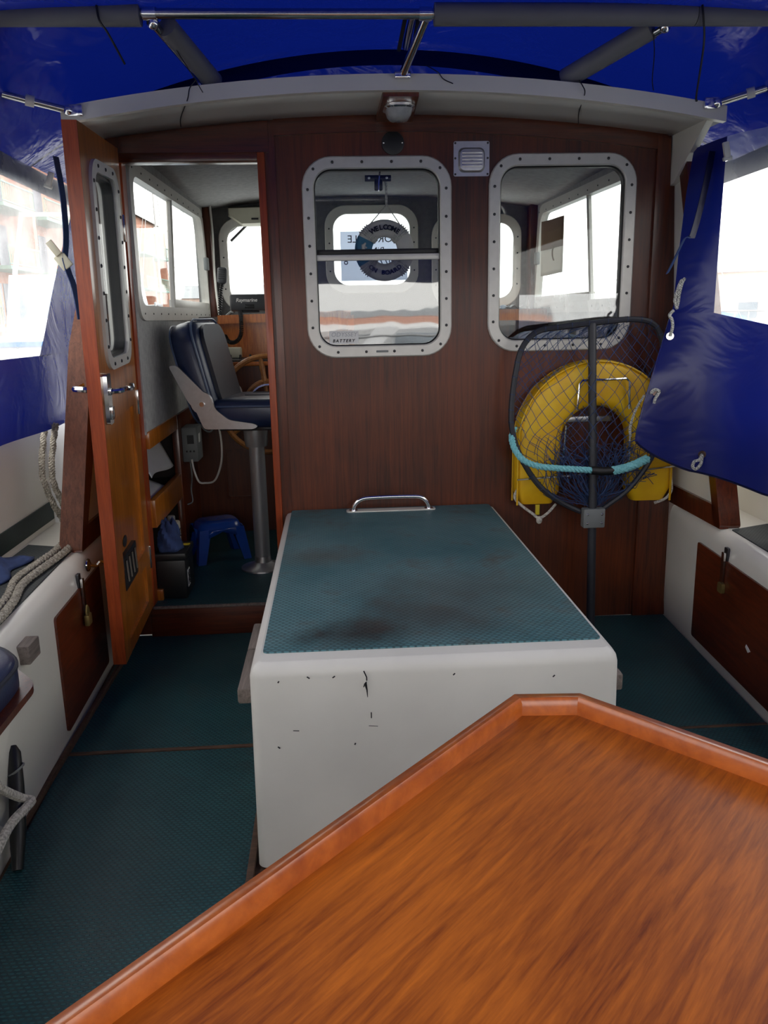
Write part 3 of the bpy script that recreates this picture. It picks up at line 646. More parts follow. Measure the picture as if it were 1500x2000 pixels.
build(MB().grid(lambda u, v: Vector((-1.33+.12*u+.015*math.sin(9*v), -.78+.28*v, .478+.05*math.sin(PI*u)*(.6+.4*math.sin(11*v+4*u))*min(1, 5*v, 5*(1-v)))), 14, 20), 'folded_cloth', 'cloth_blue', solid=.006, label='crumpled blue cloth on the left side deck at the photo edge', cat='cloth')

# ================================================================== OPEN CABIN DOOR
u = Vector((.03, -1, -.045)).normalized(); v = Vector((.02, 0, 1)); v = (v-u*v.dot(u)).normalized(); w_ = u.cross(v)*-1
# local: x along the leaf from the hinge, y up, z towards the boat's centre
Md = Matrix(((u.x, v.x, -w_.x, -.957), (u.y, v.y, -w_.y, -.004), (u.z, v.z, -w_.z, .125), (0, 0, 0, 1)))
if (Md.to_3x3() @ Vector((0, 0, 1))).x < 0: Md = Matrix(((u.x, v.x, w_.x, -.957), (u.y, v.y, w_.y, -.004), (u.z, v.z, w_.z, .125), (0, 0, 0, 1)))
DW, DH, DT = .508, 1.655, .042
dr = empty('cabin_door', 'varnished wooden cabin door swung open towards the camera, with a tall window', 'door', (-.957, -.25, .09))
OW = rrect(.075, .955, .435, 1.575, .075, 7); PN = [(.085, .255), (.43, .255), (.43, .80), (.085, .80)]
P2 = [(.085, .05), (.43, .05), (.43, .195), (.085, .195)]
build(MB().plate([(0, 0), (DW, 0), (DW, DH), (0, DH)], [rrect(.105, .985, .405, 1.545, .055, 7), PN, P2], z0=-DT, z1=0, M=Md), 'door_frame', 'door_wood', dr, smooth=20)
build(MB().plate([(DW, .0), (DW+.006, 0), (DW+.006, DH), (DW, DH)], z0=-DT, z1=.0, M=Md), 'lock_edge', 'door_edge', dr, smooth=0)
for P_ in (PN, P2): build(MB().plate(P_, z0=-.03, z1=-.012, M=Md), 'door_panel', 'door_wood', dr, smooth=0)
f1 = rrect(.075, .955, .435, 1.575, .075, 7); f2 = rrect(.11, .99, .40, 1.54, .052, 7)
for a, b in ((0, .010), (-DT, -DT-.010)):
    build(MB().ring([(f1, a), (f1, b), (f2, b), (f2, a-.01 if a == 0 else a+.01)], Md), 'window_frame', 'frame_alloy', dr)
build(MB().ring([(rrect(.105, .985, .405, 1.545, .055, 7), -.004), (rrect(.122, 1.0, .388, 1.53, .045, 7), -.004), (rrect(.122, 1.0, .388, 1.53, .045, 7), -.038), (rrect(.105, .985, .405, 1.545, .055, 7), -.038)], Md), 'rubber_gasket', 'rubber_black', dr)
build(MB().plate(rrect(.11, .99, .40, 1.54, .05, 7), z0=-.023, z1=-.019, M=Md), 'window_pane', 'pane', dr, smooth=0)
pts = [Md @ Vector(p) for p in [(.0925, 1.03+.08*k, .010) for k in range(7)]+[(.4175, 1.03+.08*k, .010) for k in range(7)]+[(.16+.095*k, .9725, .010) for k in range(3)]+[(.16+.095*k, 1.5575, .010) for k in range(3)]]
screws(dr, pts, 'x+', .006)
lk = build(MB().plate(rrect(.452, .80, .50, .955, .008, 3), z0=0, z1=.016, M=Md), 'lock_body', 'steel_tube', dr)
build(MB().box((.476, .90, .019), (.03, .02, .008), Md, bev=.002).box((.476, .835, .019), (.026, .04, .008), Md, bev=.002), 'lock_bolt', 'chrome', lk)
build(MB().tube([Md @ Vector(p) for p in spl([(.470, .90, .015), (.466, .902, .045), (.44, .905, .058), (.40, .90, .06), (.36, .897, .058), (.345, .905, .055)], 6)], .0085, 8), 'lever_handle', 'chrome', dr)
build(MB().tube([Md @ Vector(p) for p in spl([(.472, .905, -.04), (.474, .906, -.07), (.45, .905, -.095), (.38, .905, -.10), (.35, .905, -.10)], 6)], .0095, 8), 'lever_handle', 'chrome', dr)
vp = build(MB().plate(rrect(.235, .225, .43, .345, .006, 3), z0=-.012, z1=.002, M=Md), 'vent_plate', 'dark_metal', dr)
build(MB().ell((.34, .375, -.010), (.03, .02, .004), M=Md), 'vent_flap', 'dark_metal', dr)
for k in range(4): build(MB().tube([Md @ Vector((.26+.045*k, .25, .003)), Md @ Vector((.275+.045*k, .33, .003))], .006, 5), 'louvre', 'steel_tube', vp)
for k in range(3): build(MB().box((.003, .2+.6*k, -.02), (.008, .09, .05), Md, bev=.002), 'hinge', 'steel_tube', dr)

# ================================================================== THINGS ON THE BULKHEAD
# horseshoe lifebuoy in its wire bracket
cx, cz = .757, .742
lb = empty('horseshoe_lifebuoy', 'yellow horseshoe lifebuoy hung on the bulkhead behind the landing net', 'lifebuoy', (cx, -.06, .49))
path = [(cx-.217, .50)]+[(cx-.217, .50+.242*k/5) for k in range(1, 5)]+[(cx-.215*math.cos(PI*k/22), cz+.212*math.sin(PI*k/22)) for k in range(23)]+[(cx+.217, .742-.242*k/5) for k in range(1, 6)]
secn = rrect(-.086, -.046, .086, .046, .03, 4)
vs = []; fs = []; m = len(secn); n = len(path)
for i, (px, pz) in enumerate(path):
    a, b = path[max(i-1, 0)], path[min(i+1, n-1)]; t = Vector((b[0]-a[0], b[1]-a[1])).normalized(); nr = Vector((-t.y, t.x))
    k = {0: .72, n-1: .72}.get(i, 1.0)
    for (q, h) in secn: vs.append((px+nr.x*q*k, -.055+h*k, pz+nr.y*q*k))
e0 = (Vector((path[0][0], path[0][1]-.012)), Vector((path[-1][0], path[-1][1]-.012)))
for i in range(n-1):
    for k in range(m): l = (k+1) % m; fs.append([i*m+k, i*m+l, (i+1)*m+l, (i+1)*m+k])
fs += [list(range(m))[::-1], [(n-1)*m+k for k in range(m)]]
build(MB().add(vs, fs), 'buoy_body', 'yellow_vinyl', lb, recalc=True, smooth=60)
for sg in (-1, 1):
    q = [(path[i][0], path[i][1]) for i in range(n)]
    P_ = []
    for i in range(n):
        a, b = path[max(i-1, 0)], path[min(i+1, n-1)]; t = Vector((b[0]-a[0], b[1]-a[1])).normalized(); nr = Vector((-t.y, t.x))
        P_.append((path[i][0]+nr.x*.080, -.055+sg*.043, path[i][1]+nr.y*.080))
    build(MB().tube(P_, .004, 5), 'seam_piping', 'yellow_vinyl', lb)
build(MB().box((.545, -.075, .475), (.016, .006, .04), Rm('Y', 0), bev=.001), 'yellow_tab', 'label_yellow', lb)
build(MB().tube(spl([(.462, -.09, .56), (.452, -.09, .53), (.475, -.09, .50), (.52, -.09, .465), (.548, -.09, .445), (.58, -.09, .462), (.615, -.08, .495)], 6), .0055, 6), 'cord', 'white_rope', lb)
build(MB().ell((.549, -.09, .437), (.012, .01, .016)), 'cord_knot', 'white_rope', lb)
build(MB().tube(spl([(1.05, -.085, .72), (1.055, -.088, .62), (1.060, -.09, .57), (1.062, -.09, .535), (1.04, -.09, .505), (1.0, -.085, .488)], 6), .0055, 6), 'cord', 'white_rope', lb)
br = empty('lifebuoy_bracket', 'thin steel wire bracket carrying the yellow horseshoe lifebuoy', 'bracket', (cx, -.05, .56))
wr_ = lambda P_, nm='wire': build(MB().tube(P_, .0042, 6), nm, 'chrome', br)
wr_([(.675, -.01, .86), (.675, -.112, .86), (.680, -.116, .955), (.69, -.116, .967), (.855, -.116, .970), (.867, -.116, .958), (.872, -.112, .86), (.872, -.01, .86)])
wr_([(.455, -.118, .603), (.62, -.113, .61), (.75, -.112, .615), (.95, -.112, .625), (1.075, -.116, .638)])
wr_([(.635, -.01, .66), (.635, -.09, .66), (.64, -.10, .80)]); wr_([(.885, -.01, .66), (.885, -.10, .66), (.885, -.10, .80)])
build(MB().span((.655, -.012, .80), (.84, -.001, .822), bev=.003), 'back_plate', 'alloy_satin', br)

# landing net
ln = empty('landing_net', 'landing net with black pole and blue mesh leaning against the bulkhead', 'net', (.73, -.15, 0))
HP = [(.715, .47), (.62, .515), (.53, .585), (.462, .69), (.428, .79), (.424, .88), (.438, 1.0), (.462, 1.09), (.515, 1.145), (.60, 1.160), (.72, 1.172), (.86, 1.182), (.935, 1.168), (.972, 1.12), (.992, 1.02), (.998, .90), (.985, .77), (.945, .66), (.87, .56), (.79, .50), (.745, .47)]
hy = lambda z: -.155+.035*(z-.47)/.7
hoop = spl([(x, hy(z), z) for x, z in HP], 6)
build(MB().tube(hoop, .0105, 8), 'hoop', 'net_frame', ln)
build(MB().tube([(.718, -.117, 1.17), (.722, -.14, .9), (.728, -.165, .62), (.730, -.175, .40), (.735, -.19, .012)], [.0155, .0155, .0165, .0165, .017], 10), 'pole', 'net_frame', ln)
bk = build(MB().span((.690, -.195, .425), (.772, -.155, .498), bev=.005), 'yoke_bracket', 'grey_plastic', ln)
screws(bk, [(.704, -.196, .445), (.704, -.196, .478), (.758, -.196, .445), (.758, -.196, .478)], r=.005, m='chrome', name='rivet')
def hoopx(z):
    """left and right limits of the hoop at height z"""
    L_, R_ = [], []
    for i in range(len(hoop)-1):
        a, b = hoop[i], hoop[i+1]
        if (a.z-z)*(b.z-z) <= 0 and abs(a.z-b.z) > 1e-6:
            x = a.x+(b.x-a.x)*(z-a.z)/(b.z-a.z); (L_ if x < .73 else R_).append(x)
    return (min(L_) if L_ else .72, max(R_) if R_ else .74)
def netpt(s, t, back):
    """s 0..1 across, t 0..1 down the net; lower part sags and gathers"""
    z = 1.165-.66*t
    l, r = hoopx(max(.49, min(1.160, z))); cxm = (l+r)/2
    gather = max(0, (t-.45)/.55)
    x = l+(r-l)*s; x = x*(1-.45*gather*back)+ (.73)*(.45*gather*back)
    sag = math.sin(PI*s)*math.sin(PI*min(t, .95))
    y = hy(z)+.02-.05*sag*(0 if back else 1)+back*.02
    k = .010+.012*t
    q = Vector((x*7+back*3, z*7, back)); nv = noise.noise_vector(q)
    return Vector((x+nv.x*k*2, min(y, -.028), z-.05*gather*sag+nv.z*k*2))
def netlines(mb, N, back, r):
    for d in (0, 1):
        for k in range(-N, N):
            P_ = []
            for i in range(41):
                t = i/40; s = (k/N+t*1.0) if d == 0 else (1-(k/N+t*1.0))
                if 0 <= s <= 1: P_.append(netpt(s, t, back))
            if len(P_) > 2: mb.tube(P_, r, 3)
mb = MB(); netlines(mb, 12, 0, .0012); build(mb, 'mesh_front', 'net_twine', ln, kind='stuff')
mb = MB(); netlines(mb, 11, 1, .0012)
for k in range(70):
    a = Vector((.56+.36*random.random(), -.14+.03*random.random(), .66+.08*random.random())); b = Vector((.70+.07*random.random(), -.16, .50+.05*random.random())); c = (a+b)/2+Vector((random.uniform(-.08, .08), random.uniform(-.04, .02), random.uniform(-.05, .03)))
    mb.tube(spl([a, c, b], 6), .0013, 3)
for k in range(45):
    a = Vector((.64+.30*random.random(), -.15+.02*random.random(), .60+.12*random.random())); P_ = [a]
    for i in range(4): P_.append(P_[-1]+Vector((random.uniform(-.06, .06), random.uniform(-.01, .01), random.uniform(-.04, .03))))
    mb.tube(spl(P_, 5), .0013, 3)
build(mb, 'mesh_gathered', 'net_twine', ln, kind='stuff')
mb = MB()
for i in range(8, len(hoop)-8, 3):
    t = (hoop[i+1]-hoop[i-1]).normalized(); u_ = t.cross(Vector((0, 1, 0))).normalized(); w2 = Vector((0, 1, 0))
    mb.tube([hoop[i]+(u_*math.cos(a)+w2*math.sin(a))*.0115+t*.006*a/6 for a in [2*PI*k/8 for k in range(9)]], .0012, 3)
build(mb, 'lashing', 'net_twine', ln, kind='stuff')
# teal rope on the net
RT = [(.440, -.115, .80), (.425, -.145, .765), (.432, -.175, .725), (.460, -.19, .69), (.510, -.195, .668), (.58, -.197, .658), (.65, -.199, .652), (.715, -.200, .646)]
tr_ = empty('teal_rope', 'pale teal laid rope slung across the landing net', 'rope', (.65, -.19, .64))
build(twist(dense(RT), .0125, 3, .045), 'rope_run', 'teal_rope', tr_)
build(twist(dense([(.785, -.200, .642), (.83, -.195, .648), (.88, -.188, .662), (.93, -.175, .68)]), .017, 4, .06), 'rope_splice', 'teal_rope', tr_)
build(MB().tube([(.71, -.2, .646), (.75, -.203, .642), (.79, -.2, .642)], .0155, 10), 'black_tape', 'rubber_black', tr_)

# louvred vent, round plate, deck light
vt = empty('vent_cowl', 'small pressed steel louvre vent between the two bulkhead windows', 'vent', (.295, -.01, 1.69))
build(MB().plate(rrect(.230, 1.690, .358, 1.806, .006, 3), z0=0, z1=.003, M=XZ), 'vent_plate', 'alloy_satin', vt)
build(MB().ring([(rrect(.246, 1.702, .342, 1.785, .02, 4), .003), (rrect(.252, 1.708, .336, 1.779, .018, 4), .012), (rrect(.262, 1.72, .326, 1.77, .012, 4), .013), (rrect(.29, 1.74, .298, 1.745, .002, 4), .013)], XZ, close=False), 'cowl', 'alloy_satin', vt)
for k in range(5): build(MB().span((.258, -.018, 1.720+.011*k), (.330, -.010, 1.7265+.011*k), bev=.001), 'louvre', 'alloy_satin', vt)
screws(vt, [(.236, -.003, 1.697), (.352, -.003, 1.697), (.236, -.003, 1.80), (.352, -.003, 1.80), (.236, -.003, 1.75), (.352, -.003, 1.75)], r=.004)
rp_ = empty('round_cover', 'small round black cover plate above the middle window', 'cover plate', (.015, -.005, 1.775))
build(MB().lathe([(.040, 0), (.039, .004), (.03, .006), (0, .006)], T(.015, 0, 1.802) @ Rm('X', 90), 28), 'disc', 'black_plastic', rp_)
screws(rp_, [(-.018, -.005, 1.802), (.048, -.005, 1.802)], r=.003, m='chrome')
dl = empty('deck_light', 'clear lensed deck light on a mahogany block under the roof edge', 'light', (.03, -.14, 1.80))
build(MB().add([(-.042, -.012, 1.868), (.083, -.012, 1.868), (.083, -.012, 1.898), (-.042, -.012, 1.898), (-.036, -.285, 1.884), (.078, -.285, 1.884), (.078, -.285, 1.902), (-.036, -.285, 1.902)], [[0, 1, 2, 3], [4, 7, 6, 5], [0, 4, 5, 1], [3, 2, 6, 7], [0, 3, 7, 4], [1, 5, 6, 2]]), 'mount_block', 'mahogany_trim', dl, recalc=True, smooth=0)
build(MB().ring([(rrect(-.028, -.235, .075, -.10, .04, 5), 1.880), (rrect(-.028, -.235, .075, -.10, .04, 5), 1.872), (rrect(-.020, -.228, .067, -.108, .036, 5), 1.868)], close=False), 'bezel', 'chrome', dl)
build(MB().ring([(rrect(-.022, -.23, .069, -.106, .036, 5), 1.874), (rrect(-.014, -.22, .061, -.115, .03, 5), 1.850), (rrect(-.004, -.205, .051, -.13, .022, 5), 1.840), (rrect(.02, -.17, .027, -.16, .002, 5), 1.838)], close=False), 'lens', 'lens_clear', dl)

# ================================================================== CANOPY AND ITS FRAME
def cano(x, y):
    k = min(1, max(0, (y+.55)/.5)); a = .03+.185*k; zc = 2.082+.012*min(1, max(0, -(y+.5)))
    ax = abs(x); e = 1.14-.12*k
    if ax <= e: return zc-a*ax*ax
    ze = zc-a*e*e; t = (ax-e)/(1.245-e); return ze+(1.735-ze)*(t**1.15)
cp = empty('canopy', 'blue vinyl canopy stretched over the cockpit', 'canopy', (0, -1.2, 1.735))
ripple = lambda x, y: .006*noise.noise(Vector((x*3, y*5, 0)))+.004*math.sin(y*22+x*4)*max(0, abs(x)-.7)
build(MB().grid(lambda u_, v_: Vector((-1.245+2.49*u_, .02-3.6*v_, cano(-1.245+2.49*u_, .02-3.6*v_)+ripple(-1.245+2.49*u_, v_*3.5))), 56, 66), 'roof_panel', 'canopy_vinyl', cp, smooth=80)
build(MB().grid(lambda u_, v_: Vector((-1.10+2.2*u_, .02+.05*v_, (1-v_)*cano(-1.10+2.2*u_, .02)+v_*(rz(-1.10+2.2*u_)-.02))), 40, 4), 'front_panel', 'canopy_vinyl', cp, smooth=80)
build(MB().grid(lambda u_, v_: Vector((-1.08+2.16*u_, .008-.10*v_, cano(-1.08+2.16*u_, .008-.10*v_)-.008-.02*(1-v_))), 40, 4), 'sewn_band', 'canopy_band', cp, smooth=80)
for s in (-1, 1):
    build(MB().grid(lambda u_, v_: Vector(((1.06+.187*v_)*s, .62*u_, cano(1.06+.187*v_, .02)+.01)), 8, 6), 'side_flap', 'canopy_vinyl', cp, smooth=80)
    build(MB().grid(lambda u_, v_: Vector(((1.247+.006*math.sin(20*u_))*s, (.62-4.2*u_), 1.74-.075*v_)), 56, 3), 'valance', 'canopy_band', cp, smooth=80)
build(MB().grid(lambda u_, v_: Vector((-1.245+2.49*u_, -3.58, cano(-1.245+2.49*u_, -3.58)*(1-v_)+1.47*v_)), 40, 6), 'rear_panel', 'canopy_vinyl', cp, smooth=80)
# left curtain with its clear window
cl = empty('canopy_curtain', 'blue canopy side curtain with a clear window, hanging on the left behind the door', 'curtain', (-1.24, -1.0, .85))
def cw(y, z): return Vector((-1.225-.012*math.sin(y*9)*(1.7-z), y, z))
def panel(fn, quad, nu, nv):
    a, b, c, d = [Vector(q) for q in quad]
    return MB().grid(lambda u_, v_: fn(*((a*(1-u_)+b*u_)*(1-v_)+(d*(1-u_)+c*u_)*v_)), nu, nv)
build(panel(cw, [(-3.50, .868), (.6, .845), (.6, 1.10), (-3.50, 1.115)], 50, 8), 'lower_panel', 'curtain_vinyl', cl, smooth=80)
build(panel(cw, [(-.195, 1.10), (.6, 1.10), (.6, 1.72), (.46, 1.72)], 8, 14), 'front_panel', 'curtain_vinyl', cl, smooth=80)
build(panel(cw, [(-3.40, 1.112), (-.20, 1.102), (.465, 1.73), (-3.40, 1.73)], 40, 14), 'clear_window', 'clear_vinyl', cl, smooth=80)
build(panel(cw, [(-3.50, 1.115), (-3.40, 1.112), (-3.40, 1.73), (-3.50, 1.73)], 3, 8), 'rear_panel', 'curtain_vinyl', cl, smooth=80)
# right curtain: its front edge has come loose and hangs inboard across the net
crt = empty('canopy_curtain', 'loose blue side curtain drooping over the right of the lifebuoy', 'curtain', (1.2, -.8, .62))
def edge(z):
    P_ = [(1.75, 1.035, -.16), (1.60, 1.0, -.20), (1.40, .965, -.25), (1.22, .945, -.28), (1.10, .91, -.29), (1.0, .88, -.30), (.90, .855, -.30), (.80, .835, -.30), (.70, .83, -.30), (.55, .84, -.30)]
    for i in range(len(P_)-1):
        if P_[i][0] >= z >= P_[i+1][0]:
            t = (P_[i][0]-z)/(P_[i][0]-P_[i+1][0]); return Vector((P_[i][1]*(1-t)+P_[i+1][1]*t, P_[i][2]*(1-t)+P_[i+1][2]*t))
    return Vector(P_[0][1:]) if z > 1.7 else Vector(P_[-1][1:])
_kn = [Vector((1.16, -.56)), Vector((1.25, -.75)), Vector((1.25, -1.4)), Vector((1.25, -3.5))]
def rcur(u_, z):
    E_ = edge(z); E1 = Vector((1.06-.03*max(0, 1.0-z), -.38))
    P_ = [E_, E1]+_kn; q = u_*5; i = min(4, int(q)); t = q-i
    a, b, c, d = P_[max(i-1, 0)], P_[i], P_[i+1], P_[min(i+2, 5)]
    p = .5*((2*b)+(c-a)*t+(2*a-5*b+4*c-d)*t*t+(3*b-a-3*c+d)*t**3)
    fold = .022*math.exp(-((u_-.10)/.07)**2)*math.sin(7*z)*max(0, 1.35-z)+.016*math.sin(14*u_+5*z)*max(0, 1.15-z)*min(1, u_*8)
    return Vector((p.x+fold*.7, p.y-fold, z))
def zbot(u_): return (.755-.9*u_) if u_ < .10 else (.665-.06*min(1, (u_-.10)/.25)) 
zb_ = lambda u_: .765-.10*min(1, u_/.16)-.045*min(1, max(0, (u_-.16)/.25))
uw = .18
build(MB().grid(lambda a, b: rcur(a, zb_(a)+(1.20-.04*min(1, max(0, a-uw)/.2)-zb_(a))*b), 70, 26), 'lower_panel', 'curtain_vinyl', crt, smooth=80)
build(MB().grid(lambda a, b: rcur(a*uw, 1.20+.545*b), 16, 20), 'front_panel', 'curtain_vinyl', crt, smooth=80)
build(MB().grid(lambda a, b: (lambda uu, lo: rcur(uu, lo+(1.745-lo)*b))(uw+(1-uw)*a, 1.20-.04*min(1, (1-uw)*a/.2)), 40, 14), 'clear_window', 'clear_vinyl', crt, smooth=80)
build(MB().tube([rcur(k/60, zb_(k/60)) for k in range(61)], .004, 5), 'hem_piping', 'canopy_band', crt)
build(MB().tube([rcur(0, .765+.44*k/20) for k in range(21)], .0035, 5), 'edge_piping', 'curtain_vinyl', crt)
def eyelet(u_, z, ps, nm):
    p = rcur(u_, z); d = Vector((-.3, -1, 0)).normalized()
    q = d.to_track_quat('Z', 'Y').to_matrix().to_4x4()
    build(MB().lathe([(.006, .004), (.013, .004), (.014, .001), (.013, 0)], T(*(p+d*.002)) @ q, 14), 'eyelet', 'chrome', crt)
    build(MB().tube(spl([p+d*.008+Vector(o) for o in ps], 6), .0055, 6), nm, 'fleck_rope', crt)
eyelet(.03, 1.125, [(0, 0, 0), (.005, -.004, .03), (.0, -.006, .055), (-.008, -.004, .07), (.006, 0, .085)], 'tie_cord')
eyelet(.04, .935, [(-.005, 0, .012), (-.02, -.004, .0), (-.012, -.008, .012), (.006, -.008, .004), (-.008, -.012, -.02), (-.010, -.01, -.035)], 'tie_cord')
eyelet(.19, .725, [(0, 0, 0), (-.012, -.008, -.016), (-.032, -.012, -.022), (-.036, -.012, -.04), (-.022, -.01, -.048), (-.006, -.008, -.03), (0, 0, -.004)], 'tie_loop')
build(MB().tube(spl([(.972, -.285, 1.31), (.962, -.285, 1.30), (.948, -.285, 1.25), (.950, -.285, 1.235), (.958, -.287, 1.215), (.960, -.287, 1.26), (.968, -.287, 1.30), (.978, -.285, 1.315)], 6), .0055, 6), 'tie_cord', 'fleck_rope', crt)
build(MB().tube(spl([(.875, -.246, .92), (.845, -.25, .87), (.828, -.25, .81), (.832, -.248, .775)], 6), .0048, 6), 'tie_cord', 'fleck_rope', crt)

# steel tube frame
cb = empty('canopy_crossbar', 'horizontal stainless canopy tube with grey foam sleeves at the top of the photo', 'tube', (0, -.505, 2.03))
build(MB().tube([(-1.24, -.505, 2.045), (1.24, -.505, 2.045)], .0138, 14), 'steel_bar', 'steel_tube', cb)
build(MB().tube([(-1.24, -.507, 2.043), (-.725, -.507, 2.043)], .031, 18), 'foam_sleeve', 'foam_grey', cb)
build(MB().tube([(.10, -.507, 2.043), (.86, -.507, 2.043)], .030, 18), 'foam_sleeve', 'foam_grey', cb)
build(MB().tube([(.862, -.507, 2.044), (1.24, -.507, 2.044)], .031, 18), 'foam_sleeve', 'foam_grey', cb)
for xx in (-.70, .075): build(MB().tube([(xx-.018, -.505, 2.045), (xx+.018, -.505, 2.045)], .018, 12), 'clamp', 'chrome', cb)
def strut(name, lbl, a, b, pad, off=(0, 0, 0), m='foam_grey'):
    a, b = Vector(a), Vector(b); e = empty(name, lbl, 'strut', tuple(b))
    build(MB().tube([a, b], .0125, 12), 'steel_tube', e and 'steel_tube', e)
    if pad:
        d = (b-a); build(MB().tube([a+d*.06+Vector(off), a+d*.5+Vector(off), b-d*.03+Vector(off)], .031, 16), 'foam_sleeve', m, e)
    build(MB().ell(a, (.018, .018, .018)), 'top_joint', 'chrome', e)
    build(MB().box(b, (.05, .03, .022), bev=.004), 'foot_bracket', 'chrome', e)
    return e
strut('canopy_strut', 'padded canopy strut rising from the left of the roof edge', (-.695, -.495, 2.025), (-.588, -.262, 1.925), True, (.026, .012, .006))
strut('canopy_strut', 'bare steel canopy strut in the centre above the deck light', (.082, -.495, 2.045), (.024, -.312, 1.937), False)
strut('canopy_strut', 'padded canopy strut rising to the right from the roof edge', (.785, -.48, 2.02), (.56, -.262, 1.925), True, (-.016, .012, .01))
e = empty('canopy_strut', 'short hanging strut with clevis just left of the centre strut', 'strut', (.03, -.33, 1.99))
build(MB().tube([(.045, -.46, 2.06), (.038, -.38, 2.03), (.035, -.335, 2.01)], [.010, .012, .013], 10), 'steel_tube', 'steel_tube', e)
build(MB().strip([(.025, -.46, 2.065), (.012, -.33, 2.0)], .012, .004), 'clevis_strap', 'dark_metal', e); build(MB().strip([(.062, -.46, 2.065), (.055, -.34, 2.0)], .012, .004), 'clevis_strap', 'dark_metal', e)
def legtube(nm, lbl, a, b):
    e = empty(nm, lbl, 'tube', a); A_, B_ = Vector(a), Vector(b)
    build(MB().tube([A_, B_], .011, 12), 'steel_tube', 'steel_tube', e); build(MB().tube([A_*.62+B_*.38, A_*.52+B_*.48], .0165, 12), 'collar', 'white_plastic', e)
    build(MB().box(A_+Vector((.02 if a[0] < 0 else -.02, .004, 0)), (.05, .02, .035), bev=.005), 'foot_bracket', 'chrome', e); build(MB().ell(A_, (.016, .016, .016)), 'joint', 'chrome', e)
legtube('canopy_hoop_leg', 'thin steel tube running left from the roof corner above the open door', (-1.005, -.315, 1.842), (-1.235, -.40, 1.885))
legtube('canopy_hoop_leg', 'thin steel tube running right from the roof corner bracket', (1.035, -.315, 1.852), (1.24, -.40, 1.90))
# cable ties and stray threads
def tie(lbl, pts, r): build(MB().tube(spl(pts, 6), r, 5), 'cable_tie', 'rubber_black', label=lbl, cat='cable tie', group='black cable ties on the canopy frame')
tie('black cable tie hanging from the left foam sleeve', [(-.836, -.538, 2.07), (-.832, -.54, 2.02), (-.815, -.52, 1.99), (-.79, -.46, 1.93)], .0032)
tie('black cable tie dangling from the right foam sleeve over the roof corner', [(.865, -.54, 2.07), (.872, -.543, 2.02), (.905, -.48, 1.97), (.955, -.335, 1.87), (.958, -.335, 1.855)], .0032)
tie('thin black tie hanging from the top of the left padded strut', [(-.655, -.46, 2.02), (-.650, -.44, 1.985), (-.61, -.36, 1.92), (-.590, -.335, 1.885)], .0014)
tie('thin black tie curling below the foot of the left padded strut', [(-.61, -.32, 1.925), (-.63, -.325, 1.90), (-.64, -.32, 1.87), (-.69, -.16, 1.855), (-.71, -.05, 1.85)], .0018)
tie('thin black tie hanging from the top of the right padded strut', [(.755, -.47, 2.0), (.772, -.44, 1.96), (.80, -.36, 1.91), (.815, -.335, 1.885)], .0016)
tie('thin black tie below the foot of the right padded strut', [(.585, -.30, 1.925), (.592, -.325, 1.90), (.60, -.32, 1.88), (.63, -.16, 1.862), (.665, -.04, 1.85)], .0018)
tie('short bent black tie on the roof edge right of the centre strut', [(.10, -.28, 1.975), (.135, -.312, 1.945), (.152, -.316, 1.925), (.182, -.316, 1.912)], .0016)
# webbing straps
sg = empty('webbing_strap', 'navy webbing strap with white buckle hanging beside the open door', 'strap', (-1.05, -.32, 1.22))
build(MB().strip(spl([(-1.055, -.32, 1.71), (-1.048, -.32, 1.63), (-1.046, -.32, 1.56), (-1.05, -.32, 1.47), (-1.062, -.32, 1.40)], 5), .022, .003, (.55, 1, 0)), 'upper_strap', 'navy_webbing', sg)
build(MB().strip(spl([(-1.06, -.32, 1.41), (-1.054, -.32, 1.37), (-1.043, -.32, 1.33), (-1.036, -.32, 1.28), (-1.032, -.32, 1.22)], 5), .024, .003, (.5, 1, 0)), 'lower_strap', 'navy_webbing', sg)
build(MB().box((0, 0, 0), (.038, .01, .05), T(-1.064, -.325, 1.40) @ Rm('Y', -35), bev=.004).box((0, -.004, .03), (.022, .006, .05), T(-1.07, -.33, 1.415) @ Rm('Y', -35), bev=.002), 'buckle', 'cream_plastic', sg)
sg = empty('webbing_strap', 'dark webbing strap curling in front of the right corner post', 'strap', (1.0, -.2, 1.3))
build(MB().strip(spl([(1.03, -.31, 1.71), (1.018, -.315, 1.63), (1.0, -.32, 1.54), (.985, -.325, 1.48), (.972, -.33, 1.44)], 5), .024, .003, (1, .3, 0)), 'upper_strap', 'canopy_band', sg)
build(MB().strip(spl([(.97, -.33, 1.445), (.948, -.335, 1.44), (.928, -.335, 1.40), (.908, -.335, 1.355), (.895, -.335, 1.33)], 5), .026, .003, (.8, 1, .3)), 'loose_end', 'navy_webbing', sg)
for x, y, t in ((-1.19, .03, 'left clear window'), (1.045, -.38, 'right clear window')):
    build(MB().box((0, 0, 0), (.02, .012, .05), T(x, y, 1.70) @ Rm('Y', 20 if x < 0 else -12), bev=.003).box((0, 0, -.025), (.03, .012, .012), T(x, y, 1.70) @ Rm('Y', 20 if x < 0 else -12), bev=.003), 'canopy_clip', 'white_plastic', label='white plastic clip under the canopy edge at the '+t, cat='clip')

